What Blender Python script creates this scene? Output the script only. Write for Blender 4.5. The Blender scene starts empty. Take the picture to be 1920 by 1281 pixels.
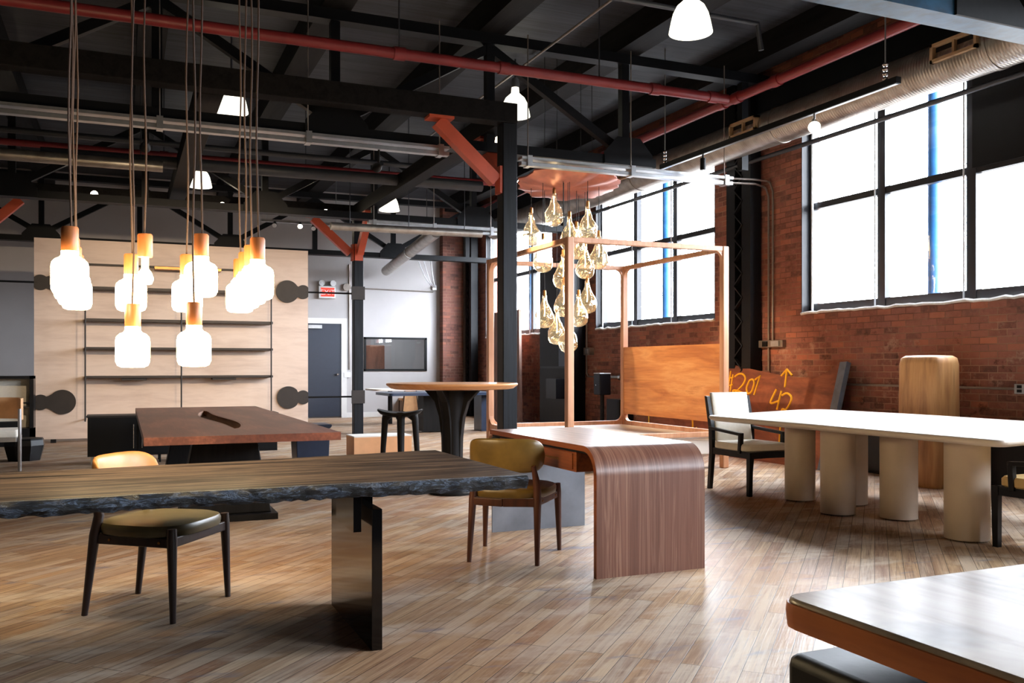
import bpy, bmesh, math, random
from mathutils import Vector, Matrix
R = random.Random(7)
SC = bpy.context.scene
COL = SC.collection
PI = math.pi
# ---------------------------------------------------------------- camera model (1920x1281 photograph)
F, HY, CX, H = 1700.0, 686.0, 960.0, 1.25
YAW = math.radians(23.2)
S_, C_ = math.sin(YAW), math.cos(YAW)
def ray(px, py):
    u = (px - CX) / F
    return Vector((S_ + C_ * u, C_ - S_ * u, (HY - py) / F))
EYE = Vector((0, 0, H))
def at(px, py, d): return EYE + ray(px, py) * d
def onz(px, py, z=0.0):
    r = ray(px, py); return EYE + r * ((z - H) / r.z)
def onx(px, py, x):
    r = ray(px, py); return EYE + r * (x / r.x)
def ony(px, py, y):
    r = ray(px, py); return EYE + r * (y / r.y)
def onplane(px, py, p0, n):
    r = ray(px, py); return EYE + r * ((p0 - EYE).dot(n) / r.dot(n))

# ---------------------------------------------------------------- materials
def lin(v):
    v /= 255.0
    return v / 12.92 if v <= 0.04045 else ((v + 0.055) / 1.055) ** 2.4
def rgb(r, g, b): return (lin(r), lin(g), lin(b), 1.0)
class NT:
    def __init__(self, name):
        self.m = bpy.data.materials.new(name); self.m.use_nodes = True
        self.t = self.m.node_tree; self.t.nodes.clear()
        self.out = self.t.nodes.new('ShaderNodeOutputMaterial')
    def n(self, typ, **kw):
        nd = self.t.nodes.new(typ)
        for k, v in kw.items():
            if k.startswith('i_'):
                key = k[2:]
                nd.inputs[int(key) if key.isdigit() else key.replace('_', ' ')].default_value = v
            else: setattr(nd, k, v)
        return nd
    def l(self, a, b): self.t.links.new(a, b)
    def coord(self, scale=(1, 1, 1), rot=(0, 0, 0), loc=(0, 0, 0)):
        tc = self.n('ShaderNodeTexCoord'); mp = self.n('ShaderNodeMapping')
        mp.inputs['Scale'].default_value = scale; mp.inputs['Rotation'].default_value = rot; mp.inputs['Location'].default_value = loc
        self.l(tc.outputs['Object'], mp.inputs['Vector']); return mp.outputs['Vector']
    def noise(self, vec, scale=5, detail=4, rough=.55, dist=0):
        nd = self.n('ShaderNodeTexNoise'); nd.inputs['Scale'].default_value = scale; nd.inputs['Detail'].default_value = detail
        nd.inputs['Roughness'].default_value = rough; nd.inputs['Distortion'].default_value = dist
        self.l(vec, nd.inputs['Vector']); return nd.outputs['Fac']
    def ramp(self, fac, stops):
        r = self.n('ShaderNodeValToRGB'); e = r.color_ramp.elements
        while len(e) < len(stops): e.new(.5)
        for k, (p, c) in enumerate(stops):
            e[k].position = p; e[k].color = c if len(c) == 4 else (*c, 1)
        self.l(fac, r.inputs['Fac']); return r.outputs['Color']
    def mix(self, fac, a, b, mode='MIX'):
        m = self.n('ShaderNodeMix', data_type='RGBA', blend_type=mode)
        for sock, v in ((m.inputs[0], fac), (m.inputs[6], a), (m.inputs[7], b)):
            if hasattr(v, 'is_linked') or hasattr(v, 'links'): self.l(v, sock)
            else: sock.default_value = v
        return m.outputs[2]
    def principled(self, col, rough=.5, metal=0.0, bump=None, bstr=.2, bdist=.01, **kw):
        p = self.n('ShaderNodeBsdfPrincipled')
        for sock, v in ((p.inputs['Base Color'], col), (p.inputs['Roughness'], rough), (p.inputs['Metallic'], metal)):
            if hasattr(v, 'links'): self.l(v, sock)
            else: sock.default_value = v
        for k, v in kw.items():
            p.inputs[k.replace('_', ' ')].default_value = v
        if bump is not None:
            b = self.n('ShaderNodeBump'); b.inputs['Strength'].default_value = bstr; b.inputs['Distance'].default_value = bdist
            self.l(bump, b.inputs['Height']); self.l(b.outputs['Normal'], p.inputs['Normal'])
        self.l(p.outputs[0], self.out.inputs['Surface']); return p
    def waxed(self, col, rough, gloss, bump=None, bstr=.2, bdist=.004):
        """flat finish with a faint wax sheen"""
        d = self.n('ShaderNodeBsdfDiffuse'); g = self.n('ShaderNodeBsdfGlossy'); g.inputs['Roughness'].default_value = rough
        self.l(col, d.inputs['Color'])
        if bump is not None:
            b = self.n('ShaderNodeBump'); b.inputs['Strength'].default_value = bstr; b.inputs['Distance'].default_value = bdist
            self.l(bump, b.inputs['Height']); self.l(b.outputs['Normal'], d.inputs['Normal']); self.l(b.outputs['Normal'], g.inputs['Normal'])
        mx = self.n('ShaderNodeMixShader')
        if hasattr(gloss, 'links'): self.l(gloss, mx.inputs[0])
        else: mx.inputs[0].default_value = gloss
        self.l(d.outputs[0], mx.inputs[1]); self.l(g.outputs[0], mx.inputs[2]); self.l(mx.outputs[0], self.out.inputs['Surface'])
def plain(name, c, rough=.5, metal=0.0, var=.12, scale=9.0, bump=.05, **kw):
    t = NT(name); v = t.coord()
    f = t.noise(v, scale, 5)
    lo = tuple(x * (1 - var) for x in c[:3]); hi = tuple(min(1, x * (1 + var)) for x in c[:3])
    t.principled(t.ramp(f, [(.3, lo), (.7, hi)]), rough, metal, bump=f if bump else None, bstr=bump, **kw)
    return t.m
def wood(name, stops, axis='X', fine=60, coarse=9, rough=.4, bump=.12, along=.8, dist=.6, **kw):
    t = NT(name)
    sc = {'X': (along, coarse, coarse), 'Y': (coarse, along, coarse), 'Z': (coarse, coarse, along)}[axis]
    sf = {'X': (along * 3, fine, fine), 'Y': (fine, along * 3, fine), 'Z': (fine, fine, along * 3)}[axis]
    f1 = t.noise(t.coord(sc), 1.0, 6, .6, dist); f2 = t.noise(t.coord(sf), 1.0, 3)
    m = t.n('ShaderNodeMath', operation='MULTIPLY_ADD'); t.l(f2, m.inputs[0]); m.inputs[1].default_value = .35; t.l(f1, m.inputs[2])
    s = t.n('ShaderNodeMath', operation='SUBTRACT'); t.l(m.outputs[0], s.inputs[0]); s.inputs[1].default_value = .17
    t.principled(t.ramp(s.outputs[0], stops), rough, 0, bump=f2, bstr=bump, bdist=.004, **kw)
    return t.m
def emit(name, c, strength):
    t = NT(name); e = t.n('ShaderNodeEmission'); e.inputs['Color'].default_value = c; e.inputs['Strength'].default_value = strength
    t.l(e.outputs[0], t.out.inputs['Surface']); return t.m
def pane_mat(name, tint, gloss=.08, rough=.02):
    t = NT(name); tr = t.n('ShaderNodeBsdfTransparent'); tr.inputs['Color'].default_value = tint
    g = t.n('ShaderNodeBsdfGlossy'); g.inputs['Roughness'].default_value = rough
    mx = t.n('ShaderNodeMixShader'); mx.inputs[0].default_value = gloss
    t.l(tr.outputs[0], mx.inputs[1]); t.l(g.outputs[0], mx.inputs[2]); t.l(mx.outputs[0], t.out.inputs['Surface'])
    return t.m
def wall_uv(t, horiz):
    tc = t.n('ShaderNodeTexCoord'); sp = t.n('ShaderNodeSeparateXYZ'); cb = t.n('ShaderNodeCombineXYZ')
    t.l(tc.outputs['Object'], sp.inputs[0]); t.l(sp.outputs[horiz], cb.inputs['X']); t.l(sp.outputs['Z'], cb.inputs['Y'])
    return cb.outputs[0], sp
def brick(name, horiz, dark=1.0):
    t = NT(name); v, sp = wall_uv(t, horiz)
    d = t.noise(v, 7, 3)                                  # wobble the courses
    vm = t.n('ShaderNodeVectorMath', operation='MULTIPLY_ADD'); cb = t.n('ShaderNodeCombineXYZ')
    t.l(d, cb.inputs[0]); t.l(d, cb.inputs[1]); t.l(cb.outputs[0], vm.inputs[0]); vm.inputs[1].default_value = (.012, .012, 0); t.l(v, vm.inputs[2])
    b = t.n('ShaderNodeTexBrick'); b.offset = .5; b.squash = 1
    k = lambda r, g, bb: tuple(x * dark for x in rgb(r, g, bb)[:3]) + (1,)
    b.inputs['Color1'].default_value = (0, 0, 0, 1); b.inputs['Color2'].default_value = (1, 1, 1, 1); b.inputs['Mortar'].default_value = (0, 0, 0, 1)
    b.inputs['Scale'].default_value = 1; b.inputs['Brick Width'].default_value = .215; b.inputs['Row Height'].default_value = .074
    b.inputs['Mortar Size'].default_value = .006; b.inputs['Mortar Smooth'].default_value = .35; b.inputs['Bias'].default_value = 0
    t.l(vm.outputs[0], b.inputs['Vector'])
    tone = t.ramp(b.outputs['Color'], [(0, k(100, 70, 64)), (.25, k(138, 90, 78)), (.5, k(162, 104, 88)), (.75, k(150, 100, 90)), (.93, k(186, 114, 88)), (1, k(112, 84, 80))])
    n1 = t.noise(v, 1.6, 6, .6); n2 = t.noise(v, 16, 5, .65)
    mort = t.mix(t.ramp(t.noise(v, 1.3, 5), [(.4, (0, 0, 0)), (.65, (1, 1, 1))]), k(112, 74, 60), k(176, 134, 112))
    c = t.mix(t.ramp(n1, [(.4, (0, 0, 0)), (.66, (.55, .55, .55))]), tone, k(104, 56, 46))
    c = t.mix(t.ramp(n2, [(.42, (0, 0, 0)), (.72, (.5, .5, .5))]), c, k(172, 112, 92))
    c = t.mix(b.outputs['Fac'], c, mort)
    n3 = t.noise(v, 3.2, 8, .72)                          # worn whitish mortar patches in the lower part
    zf = t.n('ShaderNodeMapRange'); zf.inputs['From Min'].default_value = 1.95; zf.inputs['From Max'].default_value = 1.5; t.l(sp.outputs['Z'], zf.inputs['Value'])
    pm = t.n('ShaderNodeMath', operation='MULTIPLY'); t.l(t.ramp(n3, [(.56, (0, 0, 0)), (.66, (.6, .6, .6))]), pm.inputs[0]); t.l(zf.outputs[0], pm.inputs[1])
    c = t.mix(pm.outputs[0], c, k(196, 160, 140))
    n4 = t.noise(v, 4.5, 7, .7); pd = t.n('ShaderNodeMath', operation='MULTIPLY'); t.l(t.ramp(n4, [(.58, (0, 0, 0)), (.66, (.8, .8, .8))]), pd.inputs[0]); t.l(zf.outputs[0], pd.inputs[1])
    c = t.mix(pd.outputs[0], c, k(70, 38, 32))
    h = t.n('ShaderNodeMath', operation='MULTIPLY_ADD'); t.l(b.outputs['Fac'], h.inputs[0]); h.inputs[1].default_value = -.7; t.l(n2, h.inputs[2])
    t.principled(c, .85, 0, bump=h.outputs[0], bstr=.5, bdist=.012)
    return t.m
def floor_mat():
    t = NT('worn_oak_planks'); A = math.radians(45)          # boards run diagonally across the room
    def br(c1, c2, w, off, vec):
        b = t.n('ShaderNodeTexBrick'); b.offset = off; b.offset_frequency = 3
        b.inputs['Color1'].default_value = c1; b.inputs['Color2'].default_value = c2; b.inputs['Mortar'].default_value = (.0, .0, .0, 1)
        b.inputs['Scale'].default_value = 1; b.inputs['Brick Width'].default_value = w; b.inputs['Row Height'].default_value = .084
        b.inputs['Mortar Size'].default_value = .0016; b.inputs['Mortar Smooth'].default_value = .25
        t.l(vec, b.inputs['Vector']); return b
    v = t.coord((1, 1, 1), (0, 0, -A)); v2 = t.coord((1, 1, 1), (0, 0, -A), (.37, 0.084 * 11, 0))
    b1 = br((0, 0, 0, 1), (1, 1, 1, 1), .95, .37, v); b2 = br((0, 0, 0, 1), (1, 1, 1, 1), .95, .37, v2)
    tone = t.ramp(b1.outputs['Color'], [(0, rgb(140, 112, 88)), (.2, rgb(182, 152, 118)), (.4, rgb(160, 126, 96)), (.6, rgb(194, 170, 142)), (.8, rgb(172, 156, 140)), (1, rgb(152, 116, 90))])
    # offset the grain from board to board so that it stops at each seam
    def grain(sx, sy, det, dist, k):
        tc = t.n('ShaderNodeTexCoord'); mp = t.n('ShaderNodeMapping'); mp.inputs['Rotation'].default_value = (0, 0, -A); t.l(tc.outputs['Object'], mp.inputs['Vector'])
        ad = t.n('ShaderNodeVectorMath', operation='MULTIPLY_ADD'); t.l(b1.outputs['Color'], ad.inputs[0]); ad.inputs[1].default_value = (k, k * 1.7, 3); t.l(mp.outputs[0], ad.inputs[2])
        m2 = t.n('ShaderNodeVectorMath', operation='MULTIPLY'); t.l(ad.outputs[0], m2.inputs[0]); m2.inputs[1].default_value = (sx, sy, 1)
        return t.noise(m2.outputs[0], 1, det, .62, dist)
    g1 = grain(1.6, 52, 6, .8, 7.0); g2 = grain(1.1, 13, 5, .7, 13.0); g3 = grain(4, 120, 3, .2, 5.0)
    wear = t.noise(t.coord((1, 2.2, 1), (0, 0, -A)), 1.3, 6, .7); big = t.noise(t.coord((1, 1, 1), (0, 0, 0), (5, 2, 0)), .55, 3)
    c = t.mix(t.ramp(g2, [(.46, (0, 0, 0)), (.68, (.6, .6, .6))]), tone, rgb(120, 80, 56))
    c = t.mix(t.ramp(g1, [(.5, (0, 0, 0)), (.66, (.6, .6, .6))]), c, rgb(84, 56, 42))
    c = t.mix(t.ramp(g3, [(.5, (0, 0, 0)), (.7, (.35, .35, .35))]), c, rgb(224, 194, 158))
    c = t.mix(t.ramp(wear, [(.48, (0, 0, 0)), (.62, (.7, .7, .7))]), c, rgb(202, 186, 168))
    c = t.mix(t.ramp(t.noise(t.coord((2, 7, 1), (0, 0, -A), (3, 7, 0)), 1.0, 5), [(.60, (0, 0, 0)), (.70, (.65, .65, .65))]), c, rgb(96, 110, 132))
    c = t.mix(t.ramp(big, [(.42, (0, 0, 0)), (.62, (.3, .3, .3))]), c, rgb(166, 112, 74))
    c = t.mix(b1.outputs['Fac'], c, (.016, .011, .008, 1))
    rg = t.ramp(wear, [(.35, (.30, .30, .30)), (.7, (.46, .46, .46))])
    hm = t.n('ShaderNodeMath', operation='MULTIPLY_ADD'); t.l(b1.outputs['Fac'], hm.inputs[0]); hm.inputs[1].default_value = -1.2; t.l(g1, hm.inputs[2])
    t.waxed(c, .34, t.ramp(wear, [(.35, (.15, .15, .15)), (.7, (.07, .07, .07))]), hm.outputs[0], .3)
    return t.m
def ceiling_mat():
    t = NT('black_painted_boards')
    b = t.n('ShaderNodeTexBrick'); b.offset = .4
    b.inputs['Color1'].default_value = rgb(44, 46, 53); b.inputs['Color2'].default_value = rgb(17, 18, 21); b.inputs['Mortar'].default_value = rgb(5, 5, 6)
    b.inputs['Scale'].default_value = 1; b.inputs['Brick Width'].default_value = 3.4; b.inputs['Row Height'].default_value = .15; b.inputs['Mortar Size'].default_value = .005
    t.l(t.coord(), b.inputs['Vector'])
    g = t.noise(t.coord((1.2, 22, 1)), 1, 6, .65)
    c = t.mix(t.ramp(g, [(.4, (0, 0, 0)), (.75, (.6, .6, .6))]), b.outputs['Color'], rgb(70, 75, 86))
    t.principled(c, .6, 0, bump=g, bstr=.2); return t.m
def walnut_stripe():
    t = NT('striped_walnut_veneer')
    a = t.noise(t.coord((13, .35, .35)), 1, 5, .6, .8); n = t.noise(t.coord((90, 1.2, 1.2)), 1, 4); b = t.noise(t.coord((3.2, .4, .4)), 1, 2)
    c = t.ramp(a, [(.3, rgb(84, 51, 40)), (.44, rgb(116, 76, 60)), (.5, rgb(150, 110, 90)), (.54, rgb(112, 72, 57)), (.64, rgb(134, 92, 74)), (.72, rgb(96, 60, 47))])
    c = t.mix(t.ramp(b, [(.4, (0, 0, 0)), (.65, (.4, .4, .4))]), c, rgb(96, 60, 48))
    c = t.mix(t.ramp(n, [(.4, (0, 0, 0)), (.7, (.4, .4, .4))]), c, rgb(92, 56, 44))
    t.principled(c, .33, 0, bump=n, bstr=.03); return t.m
def bark():
    t = NT('black_bark_edge'); v = t.coord((7, 18, 26))
    n = t.noise(v, 1.4, 8, .72, 1.0)
    c = t.ramp(n, [(.42, rgb(5, 6, 8)), (.52, rgb(10, 13, 19)), (.555, rgb(96, 112, 134)), (.585, rgb(12, 16, 25)), (.66, rgb(52, 66, 86)), (.70, rgb(8, 11, 17))])
    t.principled(c, .38, 0, bump=n, bstr=.9, bdist=.02); return t.m
def slab_top():
    t = NT('blackened_plank_top')
    a = t.noise(t.coord((.9, 16, 8)), 1, 7, .65, 1.2); f = t.noise(t.coord((3, 120, 50)), 1, 3)
    c = t.ramp(a, [(.32, rgb(18, 15, 14)), (.47, rgb(46, 38, 34)), (.58, rgb(84, 70, 60)), (.66, rgb(30, 25, 23))])
    c = t.mix(t.ramp(f, [(.5, (0, 0, 0)), (.7, (.6, .6, .6))]), c, rgb(16, 12, 11))
    t.waxed(c, .36, .05, f, .6); return t.m
def rust_mat(name):
    t = NT(name); a = t.noise(t.coord((.5, 1.2, 2.4)), 1.6, 8, .62, .8); b = t.noise(t.coord((.4, .8, 14)), 1, 5)
    c = t.ramp(a, [(.3, rgb(88, 48, 34)), (.5, rgb(128, 72, 50)), (.66, rgb(156, 92, 62)), (.8, rgb(92, 52, 38))])
    c = t.mix(t.ramp(b, [(.5, (0, 0, 0)), (.75, (.4, .4, .4))]), c, rgb(72, 42, 32))
    t.principled(c, .7, 0, bump=b, bstr=.15); return t.m
def duct_mat():
    t = NT('spiral_galvanised_steel')
    w = t.n('ShaderNodeTexWave', wave_type='BANDS', bands_direction='Y'); w.inputs['Scale'].default_value = 9.0; w.inputs['Distortion'].default_value = 0
    t.l(t.coord(), w.inputs['Vector']); n = t.noise(t.coord(), 6, 5)
    c = t.ramp(n, [(.3, rgb(150, 142, 132)), (.7, rgb(186, 180, 172))])
    t.principled(c, .36, .85, bump=w.outputs['Fac'], bstr=.35, bdist=.006); return t.m
def drop_glass():
    t = NT('gold_lustre_glass')
    lw = t.n('ShaderNodeLayerWeight'); lw.inputs['Blend'].default_value = .45
    n = t.noise(t.coord((1, 1, 1)), 5, 3, .5, 1.5)
    tr = t.n('ShaderNodeBsdfTransparent'); tr.inputs['Color'].default_value = (1, .95, .84, 1)
    g = t.n('ShaderNodeBsdfGlossy'); g.inputs['Roughness'].default_value = .03; g.inputs['Color'].default_value = rgb(255, 244, 222)
    b = t.n('ShaderNodeBump'); b.inputs['Strength'].default_value = .7; b.inputs['Distance'].default_value = .05; t.l(n, b.inputs['Height']); t.l(b.outputs[0], g.inputs['Normal'])
    a = t.n('ShaderNodeMath', operation='MULTIPLY_ADD'); t.l(lw.outputs['Facing'], a.inputs[0]); a.inputs[1].default_value = .6; a.inputs[2].default_value = .16
    a.use_clamp = True
    mx = t.n('ShaderNodeMixShader'); t.l(a.outputs[0], mx.inputs[0]); t.l(tr.outputs[0], mx.inputs[1]); t.l(g.outputs[0], mx.inputs[2])
    em = t.n('ShaderNodeEmission'); em.inputs['Color'].default_value = (1, .82, .5, 1); em.inputs['Strength'].default_value = .10     # the lit bulb glows through its lustre
    ad = t.n('ShaderNodeAddShader'); t.l(mx.outputs[0], ad.inputs[0]); t.l(em.outputs[0], ad.inputs[1])
    t.l(ad.outputs[0], t.out.inputs['Surface']); return t.m

M = dict(
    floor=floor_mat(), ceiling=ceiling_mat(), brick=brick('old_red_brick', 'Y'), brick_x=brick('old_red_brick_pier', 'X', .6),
    white_wall=plain('white_painted_plaster', rgb(182, 178, 178), .7, var=.04, scale=2), left_wall=plain('grey_painted_plaster', rgb(66, 63, 61), .8, var=.05, scale=2),
    black=plain('black_paint', rgb(13, 13, 15), .5, Specular_IOR_Level=.25), black_steel=plain('black_painted_steel', rgb(14, 15, 18), .5, bump=.08, scale=20, Specular_IOR_Level=.2),
    black_timber=wood('black_stained_timber', [(.3, rgb(10, 11, 14)), (.6, rgb(25, 28, 34)), (.8, rgb(15, 17, 20))], 'Z', 40, 10, .5, .3, Specular_IOR_Level=.22),
    black_beam=wood('black_stained_beam', [(.3, rgb(13, 12, 12)), (.6, rgb(27, 25, 25)), (.8, rgb(17, 16, 16))], 'Y', 40, 10, .6, .3, Specular_IOR_Level=.12),
    frame=plain('black_window_frame', rgb(34, 33, 36), .4, scale=14), pane=pane_mat('window_glass', (.97, .98, 1, 1), .05),
    glass=pane_mat('room_window_glass', (.9, .93, .95, 1), .10, .01),
    cord_white=plain('white_cord', rgb(226, 232, 238), .35), mortar=plain('white_mortar_sill', rgb(228, 228, 226), .8, var=.1, scale=30, bump=.5),
    red_pipe=plain('red_sprinkler_paint', rgb(132, 44, 46), .42, var=.15, scale=5), orange=plain('orange_red_steel_paint', rgb(196, 84, 54), .45, var=.1, scale=5),
    silver=plain('galvanised_channel', rgb(176, 178, 180), .34, .8), duct=duct_mat(), chrome=plain('bright_steel', rgb(205, 205, 205), .2, 1.0, var=.03),
    grey_conduit=plain('grey_conduit', rgb(150, 140, 132), .4, .6), tan_grille=plain('tan_metal_grille', rgb(176, 146, 112), .5),
    dark_pipe=plain('dark_ceiling_pipe', rgb(46, 48, 54), .45), blue_sheen=plain('black_steel_blue_sheen', rgb(28, 74, 104), .35, var=.5, scale=7, bump=.2), blue_pole=plain('blue_steel_pole', rgb(36, 96, 150), .5, var=.4, scale=3),  # blue of the truss chord: window reflection on black steel, put into the colour
    opal=emit('lit_opal_glass', (1, .76, .42, 1), 48), bell=emit('lit_milk_glass', (1, .94, .76, 1), 2.6), tube=emit('lit_tube_lamp', (.92, .96, 1, 1), 14), spot=emit('lit_spot_lens', (1, .85, .62, 1), 40),
    socket=wood('warm_wood_socket', [(.3, rgb(150, 84, 44)), (.7, rgb(192, 118, 66))], 'Z', 60, 14, .4),
    cable=plain('brown_fabric_cable', rgb(74, 54, 42), .8), cable_black=plain('black_cable', rgb(14, 14, 15), .6),
    walnut=walnut_stripe(), walnut_dark=wood('oiled_walnut', [(.3, rgb(96, 50, 30)), (.55, rgb(140, 76, 44)), (.8, rgb(110, 58, 36))], 'Y', 50, 8, .38),
    zinc=plain('brushed_zinc', rgb(120, 124, 132), .38, .75, var=.25, scale=3), brass=plain('aged_brass', rgb(170, 120, 70), .35, .9),
    leather=plain('olive_gold_leather', rgb(112, 87, 40), .34, var=.3, scale=6, bump=.08), leather_tan=plain('tan_leather', rgb(158, 108, 58), .4, var=.2, scale=6),
    leather_green=plain('dark_olive_leather', rgb(92, 84, 58), .36, var=.25, scale=6, bump=.08),
    dark_walnut=wood('dark_walnut_legs', [(.3, rgb(52, 28, 18)), (.6, rgb(86, 46, 30)), (.8, rgb(60, 32, 22))], 'Z', 60, 12, .4),
    espresso=wood('espresso_legs', [(.3, rgb(26, 17, 16)), (.6, rgb(44, 28, 26)), (.8, rgb(30, 20, 19))], 'Z', 60, 12, .4),
    slab=slab_top(), bark=bark(), gloss_black=plain('polished_black_lacquer', rgb(14, 13, 13), .09, var=.1, bump=0),
    brown_top=wood('red_brown_wood_top', [(.3, rgb(78, 42, 32)), (.5, rgb(104, 58, 44)), (.65, rgb(132, 78, 58)), (.8, rgb(90, 50, 38))], 'Y', 40, 4, .38, .05),
    tan_wood=wood('carved_tan_wood', [(.3, rgb(92, 54, 30)), (.7, rgb(140, 92, 54))], 'Y', 40, 6, .7),
    ivory=plain('ivory_lacquer', rgb(222, 210, 196), .32, var=.03, scale=3, bump=0), ivory_leg=plain('cream_plaster', rgb(204, 186, 166), .55, var=.05, scale=5),
    cream=plain('cream_upholstery', rgb(236, 228, 214), .8, var=.04, scale=30, bump=.1), black_lacquer=plain('black_lacquer', rgb(14, 15, 19), .32, Specular_IOR_Level=.3),
    bed_wood=wood('honey_oak', [(.3, rgb(184, 110, 56)), (.5, rgb(216, 142, 78)), (.65, rgb(230, 164, 100)), (.8, rgb(190, 118, 62))], 'Y', 40, 5, .42),
    bed_frame=wood('pale_oak_frame', [(.3, rgb(186, 128, 92)), (.7, rgb(218, 164, 126))], 'Z', 40, 8, .42),
    linen=plain('white_linen', rgb(236, 230, 222), .8, var=.03), rust=rust_mat('red_brown_slab'), slate=plain('blue_grey_end_grain', rgb(104, 114, 128), .6, var=.2),
    crayon=plain('yellow_crayon', rgb(242, 188, 44), .8), stump=wood('pale_timber_block', [(.3, rgb(150, 100, 58)), (.5, rgb(190, 138, 86)), (.65, rgb(206, 158, 104)), (.8, rgb(150, 104, 64))], 'Z', 30, 5, .5),
    live=wood('amber_live_edge', [(.3, rgb(156, 80, 30)), (.6, rgb(196, 112, 50)), (.8, rgb(126, 62, 26))], 'Y', 30, 6, .4),
    pale_top=None, panel=wood('pale_limed_veneer', [(.3, rgb(196, 172, 156)), (.55, rgb(214, 192, 176)), (.8, rgb(202, 178, 160))], 'X', 22, 4, .5, .03),
    dark_plate=plain('dark_bronze_plate', rgb(46, 40, 37), .5, .3), shelf=plain('dark_bronze_shelf', rgb(52, 46, 44), .45, .3),
    door=plain('navy_door_paint', rgb(34, 42, 58), .4, var=.06), trim=plain('white_trim_paint', rgb(224, 222, 220), .5, var=.03),
    exit_white=plain('white_plastic', rgb(226, 226, 226), .4, var=.02), exit_red=emit('lit_exit_red', (1, .08, .06, 1), 1.6),
    copper=plain('rose_copper_leaf', rgb(206, 128, 108), .34, .35, var=.22, scale=5), drop=drop_glass(), filament=emit('glowing_filament', (1, .78, .45, 1), 30),
    peach=plain('plinth_orange_light', rgb(226, 168, 120), .6, var=.05), plinth_glare=plain('plinth_top_glare', rgb(236, 230, 222), .5, var=.03),  # plinth body and top: orange light and overexposure put into the colours
    charred=wood('charred_black_wood', [(.3, rgb(9, 8, 8)), (.6, rgb(24, 21, 20)), (.8, rgb(14, 12, 12))], 'Z', 50, 8, .5, Specular_IOR_Level=.18),
    oak_top=wood('blond_oak_top', [(.3, rgb(196, 128, 76)), (.6, rgb(222, 160, 106)), (.8, rgb(204, 138, 86))], 'X', 40, 6, .35, .05),
    white_oak=plain('bleached_table_top', rgb(232, 222, 212), .35, var=.04), navy=plain('blue_black_lacquer', rgb(44, 56, 78), .3),
    tan_panel=plain('tan_leather_panel', rgb(206, 158, 112), .5), wood_brown=wood('brown_leaning_board', [(.3, rgb(100, 62, 46)), (.7, rgb(138, 92, 70))], 'Z', 30, 5, .6),
    ochre=plain('ochre_cushion', rgb(206, 176, 122), .7, var=.06), metal_leg=plain('satin_aluminium', rgb(190, 188, 190), .3, .8),
)
def pale():
    t = NT('pale_knotted_slab'); a = t.noise(t.coord((6, 1.2, 3)), 1, 7, .62, 1.2); b = t.noise(t.coord((2, 2, 2)), 1.2, 4)
    c = t.ramp(a, [(.3, rgb(128, 112, 102)), (.5, rgb(176, 162, 152)), (.7, rgb(190, 180, 170))])
    c = t.mix(t.ramp(b, [(.52, (0, 0, 0)), (.66, (.75, .75, .75))]), c, rgb(104, 98, 100))
    t.waxed(c, .2, .035, a, .04); return t.m
M['pale_top'] = pale()

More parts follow.
